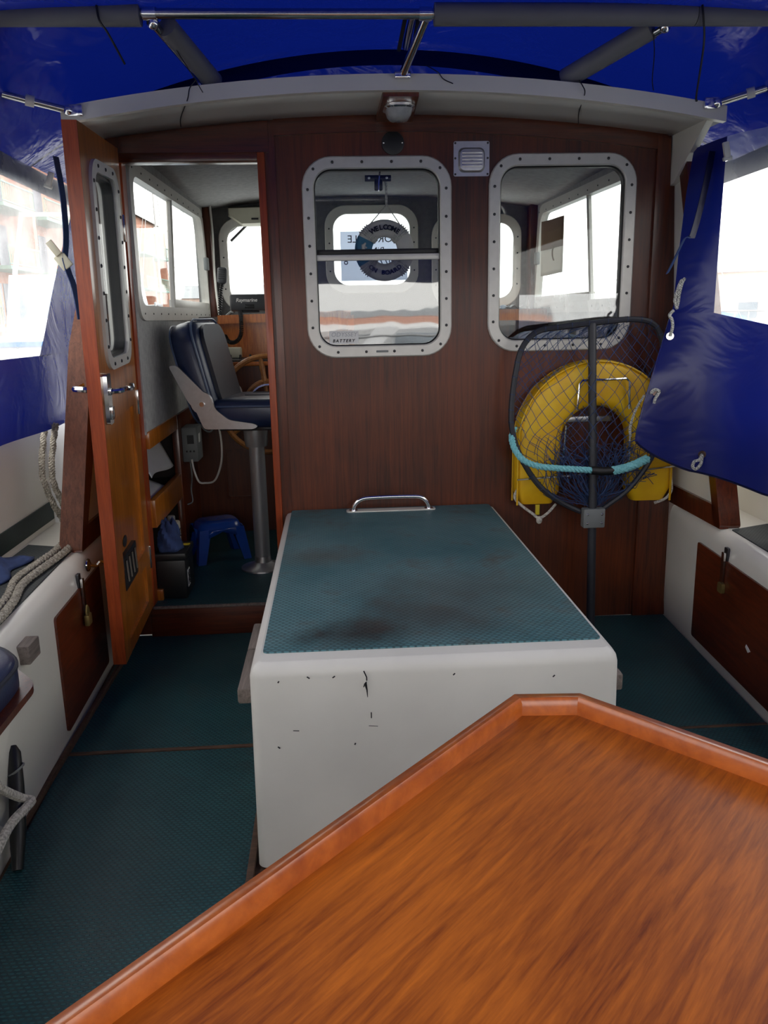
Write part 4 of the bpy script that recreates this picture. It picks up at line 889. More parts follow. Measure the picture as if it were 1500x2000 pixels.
# ================================================================== WHEELHOUSE CONTENTS
# steering console, left
dc = empty('steering_console', 'wooden steering console with instrument shelf beyond the helm seat', 'console', (-.5, 1.3, .125))
build(MB().span((XL, 1.10, .125), (-.12, 1.14, .985)), 'front_panel', 'mahogany', dc, smooth=0)
build(MB().ring([(rrect(-.80, .30, -.62, .56, .01, 3), -1.098), (rrect(-.80, .30, -.62, .56, .01, 3), -1.092), (rrect(-.785, .315, -.635, .545, .01, 3), -1.092), (rrect(-.785, .315, -.635, .545, .01, 3), -1.098)], XZ), 'inset_moulding', 'mahogany_trim', dc)
build(MB().span((XL, 1.07, .982), (-.12, 1.40, 1.002), bev=.004), 'instrument_shelf', 'dash_wood', dc)
build(MB().span((-.78, 1.09, 1.0), (-.2, 1.38, 1.012)), 'instrument_panel', 'charcoal_plastic', dc)
build(MB().span((XL, 1.38, 1.0), (-.12, 1.40, 1.20)), 'back_panel', 'dash_wood', dc, smooth=0)
build(MB().add([(-.82, 1.355, 1.188), (-.12, 1.34, 1.20), (-.12, 1.34, 1.245), (-.82, 1.355, 1.232), (-.82, 1.40, 1.188), (-.12, 1.40, 1.20), (-.12, 1.40, 1.245), (-.82, 1.40, 1.232)], [[0, 1, 2, 3], [4, 7, 6, 5], [3, 2, 6, 7], [0, 4, 5, 1], [0, 3, 7, 4], [1, 5, 6, 2]]), 'ledge', 'dash_wood', dc, recalc=True, smooth=0)
build(MB().span((XL, 1.40, 1.19), (-.12, YF, 1.225)), 'dash_top', 'carpet_dark', dc, smooth=0)
build(MB().span((-.14, 1.10, .125), (-.11, YF, 1.22)), 'side_panel', 'dash_wood', dc, smooth=0)
build(MB().lathe([(.05, 0), (.05, .012), (.042, .02), (.02, .02), (0, .018)], T(-.50, 1.20, 1.012)), 'gauge', 'chrome', dc)
for k in range(4): build(MB().lathe([(.006, 0), (.006, .02), (.004, .024)], T(-.74+.05*k, 1.15, 1.012), 8), 'switch', 'black_plastic', dc)
build(MB().span((-.805, 1.26, 1.013), (-.70, 1.34, 1.068), bev=.008), 'junction_box', 'cream_plastic', label='small cream plastic box standing on the instrument shelf', cat='box')
# right console, centre opening
dr2 = empty('chart_console', 'wooden ledge console at the right windscreen', 'console', (.8, 1.6, .125))
build(MB().span((.60, 1.55, .125), (XR, YF, 1.18)), 'cabinet_body', 'mahogany', dr2, smooth=0)
build(MB().plate(rpoly([(.585, YF), (.585, 1.58), (.63, 1.50), (XR-.02, 1.46), (XR-.02, YF)], .04, 4), z0=1.175, z1=1.235), 'ledge', 'dash_wood', dr2)
fb = build(MB().span((-.11, 1.80, .125), (.60, 1.84, 1.15)), 'wall_foredeck', 'carpet_dark', kind='structure', label='dark grey panel below the middle windscreen', smooth=0)
build(MB().span((-.11, 1.62, 1.15), (.60, YF, 1.20)), 'dash_shelf', 'carpet_dark', fb, smooth=0)
for k, (x, y, a, m_, t) in enumerate(((.68, 1.62, 20, 'paper', 'crumpled white leaflet on the right console ledge'), (.75, 1.66, -15, 'fabric_print', 'patterned packet on the right console ledge'), (.82, 1.62, 40, 'dark_metal', 'dark odds and ends on the right console ledge'))):
    build(MB().grid(lambda u_, v_: Vector(((u_-.5)*.09, (v_-.5)*.07, .012+.012*math.sin(6*u_+k)*math.cos(5*v_))), 8, 8, T(x, y, 1.236) @ Rm('Z', a)), 'loose_paper', m_, solid=.003, label=t, cat='clutter')
# cabinet and cloth just inside the right window
cbn = empty('cabinet', 'low wooden cabinet inside the wheelhouse behind the right window', 'cabinet', (.72, .3, .125))
build(MB().span((.46, .04, .125), (XR-.002, .52, 1.085)), 'cabinet_body', 'mahogany', cbn, smooth=0); build(MB().span((.45, .038, 1.085), (XR-.002, .53, 1.097), bev=.003), 'cabinet_top', 'carpet_dark', cbn)
build(MB().grid(lambda u_, v_: Vector((.48+.27*u_, .05+.22*v_, 1.106+.022*math.sin(PI*u_)+.008*math.sin(13*u_+4*v_))), 20, 8), 'chart_pile', 'fabric_print', solid=.014, label='folded blue and white chart lying inside the right window', cat='chart')
build(MB().grid(lambda u_, v_: Vector((.75+.17*u_, .05+.16*v_, 1.107+.05*math.sin(PI*min(1, u_+.1))*math.sin(PI*min(1, v_+.2))+.01*math.sin(11*u_))), 14, 10), 'blue_bag', 'cloth_blue', solid=.012, label='blue plastic bag lying inside the right window', cat='bag')
# cloth hung in the right side window
hc = empty('hanging_cloth', 'brown and white cloth pinned up across the right side window', 'cloth', (.96, 1.34, 1.42))
fy = lambda u_, v_: Vector((.955+.006*math.sin(5*u_), 1.59-.46*u_, 1.70-.02*u_-(.29-.02*u_)*v_))
build(MB().grid(lambda u_, v_: fy(u_, v_*.53), 10, 6), 'brown_half', 'cloth_brown', hc, solid=.004); build(MB().grid(lambda u_, v_: fy(u_*.98+.02, .53+v_*.47), 10, 6), 'white_half', 'cloth_pale', hc, solid=.004)
build(MB().strip(spl([(.945, 1.28, 1.545), (.942, 1.30, 1.53), (.942, 1.30, 1.50), (.942, 1.27, 1.475)], 5), .018, .003, (0, 1, 0)), 'brown_tail', 'cloth_brown', hc)

# left side: framed shelves under the lining
sh = empty('side_shelves', 'wooden framed open shelves along the wheelhouse side behind the door', 'shelf', (-1.0, .6, .125))
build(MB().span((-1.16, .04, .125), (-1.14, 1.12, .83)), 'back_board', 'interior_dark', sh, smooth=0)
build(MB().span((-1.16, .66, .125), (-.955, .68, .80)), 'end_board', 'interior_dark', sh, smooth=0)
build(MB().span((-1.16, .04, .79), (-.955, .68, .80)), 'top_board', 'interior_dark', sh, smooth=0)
build(MB().span((-.952, .04, .735), (-.928, 1.10, .80), bev=.003), 'shelf_rail', 'door_wood', sh)
build(MB().span((-.952, .04, .425), (-.928, .64, .535), bev=.003), 'shelf_rail', 'door_wood', sh)
build(MB().span((-.952, .04, .125), (-.928, .64, .17), bev=.003), 'shelf_rail', 'door_wood', sh)
build(MB().span((-.955, .60, .125), (-.925, .92, .80), bev=.003), 'upright', 'mahogany_trim', sh)
build(MB().span((-.955, .92, .125), (-.935, 1.10, .80)), 'end_panel', 'mahogany', sh, smooth=0)
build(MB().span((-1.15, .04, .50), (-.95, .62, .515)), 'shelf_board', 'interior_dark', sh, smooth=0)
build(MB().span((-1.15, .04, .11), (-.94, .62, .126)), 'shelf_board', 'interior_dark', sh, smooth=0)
build(MB().grid(lambda u_, v_: Vector((-.96-.06*v_-.01*math.sin(5*u_), .16+.40*u_, .59+.125*v_+.012*math.sin(4*u_+1))), 12, 6), 'paper_sheet', 'paper', solid=.002, label='large white paper sheet standing curled in the upper shelf opening', cat='paper')
build(MB().grid(lambda u_, v_: Vector((-.958-.12*v_, .10+.30*u_, .518+.075*v_*(1-.3*u_))), 8, 6), 'paper_sheet', 'paper', solid=.002, label='folded white paper lying on the shelf rail below the larger sheet', cat='paper')

# helm seat: local +x is the way the sitter faces
Ms = T(-.515, .44, 0) @ Rm('Z', -9)
hs = empty('helm_seat', 'navy upholstered helm seat on a grey pedestal inside the doorway', 'seat', (-.565, .44, .125))
build(MB().lathe([(.098, .125), (.097, .131), (.06, .142), (.038, .155), (.036, .17), (.035, .18)], T(-.565, .44, 0), 32), 'base_flange', 'alloy_satin', hs)
build(MB().lathe([(.034, .17), (.034, .69)], T(-.565, .44, 0), 24), 'pedestal', 'pedestal_grey', hs)
build(MB().lathe([(.046, .675), (.05, .69), (.053, .745), (.053, .765)], T(-.565, .44, 0), 24), 'swivel_collar', 'pedestal_grey', hs)
build(MB().box((.02, 0, .772), (.36, .34, .016), Ms, bev=.004), 'seat_plate', 'dark_metal', hs)
def cushion(x0_, x1_, y0_, y1_, h0, h1, r=.06, M=Ms):
    q = lambda k, rr=r: rrect(x0_+k, y0_+k, x1_-k, y1_-k, max(rr-k, .012), 5)
    return MB().ring([(q(.02), h0), (q(.004), h0+.012), (q(0), h0+(h1-h0)*.35), (q(.0), h0+(h1-h0)*.65), (q(.006), h1-.016), (q(.022), h1-.004), (q(.06), h1), (q(.12), h1+.004)], M, close=False).plate(q(.12), z0=h1-.03, z1=h1+.004, M=M)
sc_ = build(cushion(-.19, .24, -.215, .215, .782, .895), 'seat_cushion', 'navy_vinyl', hs, smooth=60)
build(MB().tube([Ms @ Vector((p[0], p[1], .868)) for p in rrect(-.19, -.215, .24, .215, .06, 5)], .005, 6, closed=True), 'seat_piping', 'navy_piping', sc_)
for yy in (-.07, .07): build(MB().tube([Ms @ Vector((x, yy, .899)) for x in (-.07, .05, .16)], .003, 5), 'seat_seam', 'navy_vinyl_dark', sc_)
Mb = Ms @ T(-.195, 0, .86) @ Rm('Y', -13) @ Matrix(((0, 0, 1, 0), (0, 1, 0, 0), (-1, 0, 0, 0), (0, 0, 0, 1)))   # plan x -> down, local z -> forward
bc = build(cushion(-.355, .06, -.205, .205, -.075, .04, .09, Mb), 'backrest', 'navy_vinyl', hs, smooth=60)
build(MB().plate(rrect(-.33, -.15, .02, .15, .07, 5), z0=.04, z1=.055, M=Mb), 'front_pad', 'navy_vinyl_dark', bc)
build(MB().tube([Mb @ Vector((p[0], p[1], .025)) for p in rrect(-.357, -.207, .062, .207, .09, 6)], .005, 6, closed=True), 'back_piping', 'navy_piping', bc)
build(MB().tube([Mb @ Vector((p[0], p[1], -.07)) for p in rrect(-.352, -.202, .057, .202, .09, 6)], .004, 6, closed=True), 'back_piping', 'navy_piping', bc)
for s in (-1, 1):
    Mh = Ms @ T(0, .222*s, 0) @ Matrix(((1, 0, 0, 0), (0, 0, -1, 0), (0, 1, 0, 0), (0, 0, 0, 1)))
    arm = rpoly([(-.335, 1.035), (-.30, 1.035), (-.195, .925), (-.165, .90), (-.155, .86), (-.10, .815), (-.0, .800), (.02, .79), (-.0, .778), (-.205, .778), (-.235, .855), (-.265, .89)], .015, 3)
    h = build(MB().plate(arm, z0=-.006, z1=.006, M=Mh), 'hinge_bracket', 'alloy_satin', hs)
    build(MB().lathe([(.045, -.009), (.045, .009)], Mh @ T(-.208, .885, 0), 24), 'pivot_disc', 'alloy_satin', h); build(MB().lathe([(.010, -.016), (.010, .016)], Mh @ T(-.205, .88, 0), 12), 'pivot_bolt', 'chrome', h)

# steering wheel
WC = Vector((-.545, .97, .80)); Mw_ = T(*WC) @ Rm('X', 82)
wh = empty('ship_wheel', 'varnished wooden spoked steering wheel beyond the helm seat', 'steering wheel', tuple(WC))
build(MB().tube([Mw_ @ Vector((.235*math.cos(a), .235*math.sin(a), 0)) for a in [2*PI*k/48 for k in range(48)]], .0135, 8, closed=True), 'rim', 'wheel_wood', wh)
build(MB().tube([Mw_ @ Vector((.112*math.cos(a), .112*math.sin(a), 0)) for a in [2*PI*k/36 for k in range(36)]], .013, 8, closed=True), 'inner_ring', 'wheel_wood', wh)
build(MB().tube([Mw_ @ Vector((.095*math.cos(a), .095*math.sin(a), .010)) for a in [2*PI*k/36 for k in range(36)]], .008, 6, closed=True), 'brass_ring', 'chrome', wh)
build(MB().lathe([(.035, -.02), (.035, .02), (.02, .03), (0, .032)], Mw_, 20), 'hub', 'chrome', wh)
for k in range(6):
    a = math.radians(38+60*k); d = Vector((math.cos(a), math.sin(a), 0))
    build(MB().tube([Mw_ @ (d*r_) for r_ in (.03, .08, .115, .15, .18, .21, .232)], [.009, .009, .014, .012, .0145, .011, .008], 8), 'spoke', 'wheel_wood', wh)
build(MB().tube([tuple(WC), (WC.x, 1.12, WC.z-.02)], .02, 12), 'shaft', 'dark_metal', wh)

# plotter, radio handset, cables
pl_ = empty('chart_plotter', 'charcoal chart plotter display on the console ledge under the left windscreen', 'plotter', (-.66, 1.40, 1.245))
Mp = T(-.655, 1.40, 1.245) @ Rm('Z', 8)
build(MB().box((0, 0, .05), (.20, .07, .085), Mp, bev=.010), 'housing', 'charcoal_plastic', pl_)
build(MB().text('Raymarine', .026, Mp @ T(-.015, -.0355, .062) @ Rm('X', 90), shear=.2, bold=.02), 'maker_name', 'paper', pl_)
build(MB().box((.0, -.034, .03), (.05, .006, .02), Mp, bev=.002), 'button_pad', 'black_plastic', pl_); build(MB().box((0, .0, .004), (.10, .06, .01), Mp, bev=.003), 'mount_foot', 'black_plastic', pl_)
hm = empty('radio_handset', 'dark radio microphone hung on the post left of the windscreen', 'microphone', (-.80, 1.50, 1.38))
Mm = T(-.80, 1.49, 1.44) @ Rm('Y', 6)
build(MB().box((0, 0, 0), (.052, .032, .085), Mm, bev=.014, seg=3), 'microphone_body', 'charcoal_plastic', hm)
for k in range(5): build(MB().box((0, -.017, .028-.011*k), (.034, .003, .004), Mm), 'grille_bar', 'black_plastic', hm)
mb = MB(); P_ = spl([(-.80, 1.49, 1.40), (-.815, 1.48, 1.32), (-.82, 1.47, 1.22), (-.80, 1.42, 1.15), (-.77, 1.33, 1.10), (-.73, 1.31, 1.095), (-.70, 1.31, 1.13), (-.695, 1.33, 1.20), (-.70, 1.36, 1.25)], 40); up = Vector((0, 1, 0)); Q = []
for i, p in enumerate(P_):
    t = (P_[min(i+1, len(P_)-1)]-P_[max(i-1, 0)]).normalized(); u_ = (up-t*up.dot(t)).normalized(); w2 = t.cross(u_); a = i*1.25; Q.append(p+(u_*math.cos(a)+w2*math.sin(a))*.009)
mb.tube(Q, .0038, 4); build(mb, 'coiled_cord', 'rubber_black', hm)
def cable(lbl, pts, r, m, nm='cable'): return build(MB().tube(spl(pts, 8), r, 6), nm, m, label=lbl, cat='cable', group='wheelhouse cables')
cable('thin white cable running down the corner post by the left windscreen', [(-.885, 1.82, 1.84), (-.882, 1.835, 1.70), (-.88, 1.80, 1.45), (-.865, 1.76, 1.25), (-.84, 1.70, 1.22), (-.82, 1.60, 1.20)], .006, 'white_plastic')
cable('grey cable arching behind the plotter', [(-.82, 1.42, 1.10), (-.815, 1.40, 1.16), (-.79, 1.41, 1.215), (-.76, 1.43, 1.245), (-.74, 1.42, 1.25)], .008, 'grey_plastic')
cable('white cord looping below the helm seat', [(-.72, .42, .78), (-.715, .44, .70), (-.72, .45, .62), (-.745, .50, .55), (-.775, .54, .505), (-.815, .56, .495), (-.845, .57, .50), (-.865, .58, .55), (-.872, .585, .60)], .0045, 'white_plastic')
cable('grey cord hanging from the back of the helm seat', [(-.80, .45, .93), (-.805, .44, .86), (-.80, .45, .78), (-.78, .46, .745), (-.755, .46, .745), (-.74, .44, .79)], .004, 'grey_plastic')
cable('thin twisted lead under the grey charger box', [(-.905, .72, .575), (-.90, .71, .50), (-.91, .72, .43), (-.905, .70, .38), (-.93, .68, .37)], .0035, 'grey_plastic')
cb_ = empty('charger_box', 'grey charger box fixed to the shelf upright behind the helm seat', 'charger', (-.90, .72, .57))
build(MB().span((-.925, .66, .575), (-.855, .80, .735), bev=.006), 'case', 'grey_plastic', cb_)
build(MB().span((-.90, .657, .66), (-.87, .662, .70)), 'display', 'black_plastic', cb_)
for k in range(3): build(MB().lathe([(.005, 0), (.004, .004)], T(-.905+.016*k, .66, .625) @ Rm('X', 90), 8), 'socket', 'black_plastic', cb_)
build(MB().span((-.856, .70, .66), (-.8535, .74, .70)), 'label_patch', 'paper', cb_)
# throttle levers
th = empty('engine_levers', 'chrome engine control levers beside the steering wheel', 'lever', (-.80, 1.16, 1.0))
for k, x in enumerate((-.81, -.785)):
    build(MB().tube(spl([(x, 1.17, 1.03), (x+.005, 1.15, 1.08), (x-.01, 1.12, 1.13), (x-.02, 1.11, 1.155)], 5), .007, 8), 'lever_arm', 'chrome', th); build(MB().ell((x-.021, 1.108, 1.165), (.015, .015, .017)), 'lever_knob', 'mahogany_trim', th)
build(MB().box((-.80, 1.18, 1.025), (.07, .08, .04), bev=.012), 'lever_base', 'chrome', th)
# wiper motor cover
wc = empty('wiper_motor_cover', 'cream wiper motor cover above the left windscreen', 'cover', (-.66, 1.9, 1.73))
build(MB().add([(-.80, 1.94, 1.84), (-.55, 1.94, 1.845), (-.55, 1.94, 1.735), (-.72, 1.94, 1.735), (-.80, 1.94, 1.79), (-.785, 1.86, 1.825), (-.55, 1.86, 1.83), (-.55, 1.86, 1.745), (-.715, 1.86, 1.742), (-.785, 1.86, 1.79)], [[5, 6, 7, 8, 9], [0, 1, 6, 5], [1, 2, 7, 6], [2, 3, 8, 7], [3, 4, 9, 8], [4, 0, 5, 9], [4, 3, 2, 1, 0]]), 'cover_shell', 'cream_plastic', wc, recalc=True, smooth=30)
build(MB().span((-.66, 1.856, 1.762), (-.62, 1.862, 1.772)), 'cover_slot', 'black_plastic', wc)
build(MB().tube([(-.80, YF+.05, 1.66), (-.70, YF+.05, 1.75)], .008, 6).tube([(-.82, YF+.05, 1.70), (-.72, YF+.05, 1.77)], .006, 6), 'wiper_arm', 'black_plastic', wc)
# stool, battery, bottle and cloth on the floor
Mst = T(-.79, .64, .125) @ Rm('Z', 24) @ Matrix.Scale(.9, 4)
so = empty('step_stool', 'small blue plastic step stool on the wheelhouse floor', 'stool', (-.775, .62, .125))
q0 = rrect(-.105, -.085, .105, .085, .05, 5)
build(MB().ring([(rrect(-.115, -.095, .115, .095, .055, 5), .165), (q0, .195), (rrect(-.095, -.075, .095, .075, .045, 5), .202), (rrect(-.04, -.03, .04, .03, .02, 5), .203), (rrect(-.003, -.003, .003, .003, .001, 5), .203)], Mst, close=False), 'stool_top', 'stool_blue', so, smooth=60)
for sx in (-1, 1):
    for sy in (-1, 1):
        a = [(.055, .095), (.115, .095), (.115, .035), (.055, .03)] ; t = [(x*sx, y*sy) for x, y in a]; b = [((x+.025)*sx, (y+.025)*sy) for x, y in [(.075, .095), (.115, .095), (.115, .055), (.085, .06)]]
        build(MB().add([Mst @ Vector((x, y, .172)) for x, y in t]+[Mst @ Vector((x, y, 0)) for x, y in b], [[0, 1, 5, 4], [1, 2, 6, 5], [2, 3, 7, 6], [3, 0, 4, 7], [4, 5, 6, 7]]), 'leg', 'stool_blue', so, recalc=True, smooth=30)
for a, b in (((-.07, -.098), (.07, -.098)), ((-.07, .098), (.07, .098)), ((-.118, -.05), (-.118, .05)), ((.118, -.05), (.118, .05))):
    build(MB().add([Mst @ Vector((p[0]*k, p[1]*k, z)) for p, z, k in ((a, .17, 1), (b, .17, 1), (b, .13, 1.05), (((a[0]+b[0])/2*1, (a[1]+b[1])/2), .155, 1.0), (a, .13, 1.05))], [[0, 1, 2, 3, 4]]), 'apron', 'stool_blue', so, solid=.006)
bt = empty('battery', 'black battery with white label on the floor behind the open door', 'battery', (-.885, .13, .125))
build(MB().span((-.95, .055, .125), (-.835, .235, .285), bev=.006), 'battery_case', 'black_plastic', bt); build(MB().span((-.955, .05, .285), (-.83, .24, .315), bev=.006), 'battery_lid', 'black_plastic', bt)
build(MB().span((-.835, .085, .165), (-.8335, .13, .235)), 'label_patch', 'paper', bt); lm = MB().tube([(-.833, .09, .175), (-.833, .112, .228)], .0016, 4).tube([(-.833, .112, .18), (-.833, .09, .225)], .0016, 4)
for zz in (.18, .20, .22): lm.tube([(-.833, .120+.006*math.cos(a), zz+.008*math.sin(a)) for a in [2*PI*k/10 for k in range(10)]], .0012, 4, closed=True)
build(lm, 'label_print', 'ink', bt)
build(MB().span((-.89, .17, .3152), (-.835, .20, .3165)), 'warning_label', 'label_yellow', bt)
bo = empty('bottle', 'small white plastic can standing on the black battery', 'bottle', (-.895, .20, .316))
build(MB().span((-.93, .17, .316), (-.875, .23, .41), bev=.008), 'can_body', 'cream_plastic', bo); build(MB().lathe([(.016, 0), (.016, .02), (.013, .024)], T(-.905, .20, .41), 14), 'can_cap', 'grey_plastic', bo)
build(MB().text('G', .05, T(-.872, .20, .362) @ Rm('Z', 90) @ Rm('X', 90)), 'can_print', 'ink', bo)
build(MB().grid(lambda u_, v_: Vector((-.90, .115, .316))+Vector((.045*math.cos(2*PI*u_)*(1-.55*v_*v_), .05*math.sin(2*PI*u_)*(1-.55*v_*v_), .115*v_))*(1+.12*math.sin(5*2*PI*u_+9*v_)), 24, 12), 'cloth_bundle', 'cloth_blue', solid=.005, label='bundle of blue cloth sitting on the black battery', cat='cloth')

# welcome lifebuoy hanging behind the middle window
wb = empty('welcome_lifebuoy', 'small decorative lifebuoy reading WELCOME ON BOARD hanging behind the middle window', 'ornament', (-.02, .055, 1.335))
Wc = Vector((-.018, .055, 1.446)); R0, r0 = .078, .031
def arc(a0, a1, rr, n=24, closed=False): return [Wc+Vector((R0*math.cos(a0+(a1-a0)*k/n), 0, R0*math.sin(a0+(a1-a0)*k/n))) for k in range(n+(0 if closed else 1))]
build(MB().tube(arc(0, 2*PI, 0, 48, True), r0, 14, closed=True, flat=.6), 'ring', 'canvas_white', wb)
build(MB().tube(arc(math.radians(150), math.radians(212), 0, 12), r0+.0008, 14, flat=.62), 'blue_panel', 'canvas_blue', wb)
build(MB().tube([Wc+Vector((-.078, -.021, -.006)), Wc+Vector((-.078, -.022, .016)), Wc+Vector((-.07, -.021, .026))], [.006, .007, .003], 6).tube([Wc+Vector((-.084, -.022, .02)), Wc+Vector((-.066, -.022, .008))], .003, 5), 'rope_motif', 'canvas_white', wb)
for a in (45, 135, 225, 315):
    for k in range(5):
        t = math.radians(a+(k-2)*4.6); d = Vector((math.cos(t), 0, math.sin(t))); c = Wc+d*R0
        build(MB().tube([c+d*(r0+.0025)*math.cos(p)+Vector((0, .66*(r0+.0025)*math.sin(p), 0)) for p in [2*PI*j/14 for j in range(14)]], .0024, 5, closed=True), 'rope_turn', 'white_rope', wb)
def arctext(txt, mid, rad, size, flip):
    n = len(txt); step = math.radians(11.5)
    for i, ch in enumerate(txt):
        if ch == ' ': continue
        a = math.radians(mid)+(-(i-(n-1)/2)*step if not flip else (i-(n-1)/2)*step)
        p = Wc+Vector((rad*math.cos(a), -.0225, rad*math.sin(a))); rot = math.degrees(a)-90 if not flip else math.degrees(a)+90
        build(MB().text(ch, size, T(*p) @ Rm('Y', -rot) @ Rm('X', 90), ex=.003, bold=.03), 'letter', 'ink', wb)
arctext('WELCOME', 88, .079, .024, False); arctext('ON BOARD', 270, .080, .022, True)
build(MB().tube([Wc+Vector((-.056, 0, .088)), (-.012, .055, 1.60), (-.008, .055, 1.615)], .0022, 5).tube([Wc+Vector((.062, 0, .084)), (-.004, .055, 1.60), (-.008, .055, 1.615)], .0022, 5).tube([(-.008, .055, 1.61), (-.008, .055, 1.70)], .0045, 6), 'hanging_cord', 'white_rope', wb)
sb = empty('window_catch', 'black metal catch at the top of the middle window holding the lifebuoy cord', 'catch', (-.03, .05, 1.67))
build(MB().span((-.085, .045, 1.684), (.010, .055, 1.705), bev=.002), 'catch_plate', 'black_plastic', sb); build(MB().box((-.036, .05, 1.672), (.03, .022, .04), bev=.005), 'catch_body', 'black_plastic', sb); build(MB().tube([(-.03, .045, 1.72), (-.036, .038, 1.67), (-.036, .04, 1.65)], .004, 6), 'catch_pin', 'chrome', sb)
screws(sb, [(-.07, .044, 1.695), (-.006, .044, 1.695)], r=.005, m='alloy_satin')
# battery sticker on the lower pane
stk = empty('window_sticker', 'white ODYSSEY BATTERY sticker in the lower left corner of the middle window', 'sticker', (-.175, .006, 1.112))
build(MB().span((-.232, .0062, 1.113), (-.124, .0074, 1.161), M=None), 'sticker_sheet', 'paper', stk, smooth=0)
build(MB().text('ODYSSEY', .023, T(-.178, .0058, 1.147) @ Rm('X', 90), ex=.0003, shear=.2), 'outline_print', 'print_grey', stk)
build(MB().text('BATTERY', .0155, T(-.180, .0058, 1.1245) @ Rm('X', 90), ex=.0003, spacing=1.35, shear=.25, bold=.03), 'bold_print', 'ink', stk)
# for-sale sheet on the windscreen, read from outside
fs_ = empty('sale_notice', 'white for-sale sheet taped inside the middle windscreen, its writing seen mirrored', 'notice', (.03, YF-.01, 1.40))
build(MB().span((-.155, YF+.008, 1.42), (.24, YF+.0095, 1.70)), 'sheet', 'notice_paper', fs_, smooth=0)
Mi = lambda x, z: T(x, YF+.0065, z) @ Matrix(((-1, 0, 0, 0), (0, 1, 0, 0), (0, 0, 1, 0), (0, 0, 0, 1))) @ Rm('X', 90)
for t_, x, z, s_ in (('FOR', .125, 1.655, .06), ('SALE', -.05, 1.655, .06), ('RiNG', .045, 1.59, .052), ('07720', .085, 1.53, .058), ('8', -.125, 1.53, .058)):
    build(MB().text(t_, s_, Mi(x, z), ex=.0005), 'handwriting', 'ink', fs_)

# ================================================================== OUTSIDE: harbour
build(MB().plate([(-200, -120), (200, -120), (200, 260), (-200, 260)], z0=-.62, z1=-.6), 'harbour_water', 'water', label='pale grey harbour water around the boat', cat='water', kind='stuff', smooth=0)
hullo = build(MB().plate([(-1.36, -3.96), (1.36, -3.96), (1.4, 0), (1.25, 2.6), (.6, 4.2), (0, 4.6), (-.6, 4.2), (-1.25, 2.6), (-1.4, 0)], z0=-.9, z1=-.06), 'hull', 'boat_white', kind='structure', label='white hull of the boat below the cockpit')
build(MB().plate([(-1.3, YF+.1), (1.3, YF+.1), (1.2, 2.6), (.6, 4.1), (0, 4.5), (-.6, 4.1), (-1.2, 2.6)], z0=.85, z1=.90), 'foredeck', 'boat_white', hullo)
build(MB().span((-1.30, .0, -.1), (-1.18, YF+.2, .86)), 'topside', 'boat_white', hullo); build(MB().span((1.18, .0, -.1), (1.30, YF+.2, .86)), 'topside', 'boat_white', hullo)
# brick apartment block along the left quay
BX = -17.5; FH = 3.0; NB = 13; BW = 6.2
ab = empty('apartment_block', 'red brick waterfront apartment block with green balconies, seen through the left windows', 'building', (BX-5, 40, 0))
build(MB().span((BX-10, 2, -.6), (BX, 2+NB*BW, 1.0+3*FH+.4)), 'walls', 'brick', ab, smooth=0)
build(MB().add([(BX+.5, 1.5, 10.3), (BX+.5, 2.5+NB*BW, 10.3), (BX-4.5, 2.5+NB*BW, 13.0), (BX-4.5, 1.5, 13.0), (BX-10.5, 1.5, 10.3), (BX-10.5, 2.5+NB*BW, 10.3)], [[0, 1, 2, 3], [3, 2, 5, 4], [0, 3, 4], [1, 5, 2]]), 'roof', 'slate', ab, recalc=True, smooth=0)
protos = {}
def rep(key, mbf, name, m, loc):
    if key not in protos:
        o = build(mbf(), name, m, ab); protos[key] = o; base_ = WM[o].to_translation(); o.location = base_+Vector(loc); WM[o] = T(*(base_+Vector(loc))); protos[key+'b'] = base_
    else:
        c = protos[key].copy(); C.objects.link(c); c.parent = ab; c.matrix_parent_inverse = WM[ab].inverted(); c.location = protos[key+'b']+Vector(loc)
def railing():
    mb = MB().span((1.35, -2.2, 1.0), (1.42, 2.2, 1.08)).span((1.35, -2.2, .12), (1.42, 2.2, .18))
    for k in range(16): mb.span((1.37, -2.2+.29*k, .12), (1.40, -2.16+.29*k, 1.02))
    return mb
for i in range(NB):
    y = 2+BW*(i+.5)
    for f in range(3):
        z = 1.0+FH*f
        rep('win', lambda: MB().span((-.02, -1.5, .2), (.04, -.1, 2.3)), 'window', 'far_window', (BX, y, z)); rep('win', None, '', '', (BX, y+1.65, z))
        rep('slab', lambda: MB().span((0, -2.3, -.12), (1.45, 2.3, .06)), 'balcony_slab', 'green_rail', (BX, y, z)); rep('rail', railing, 'balcony_railing', 'green_rail', (BX, y, z))
    rep('pier', lambda: MB().span((0, -.25, -1.4), (1.0, .25, 8.6)), 'brick_pier', 'brick', (BX, y+BW/2, 1.0))
build(MB().span((BX-12, -6, -.65), (BX+5, 90, -.1)), 'quay_left', 'quay', kind='structure', label='stone quay in front of the brick apartment block', smooth=0)
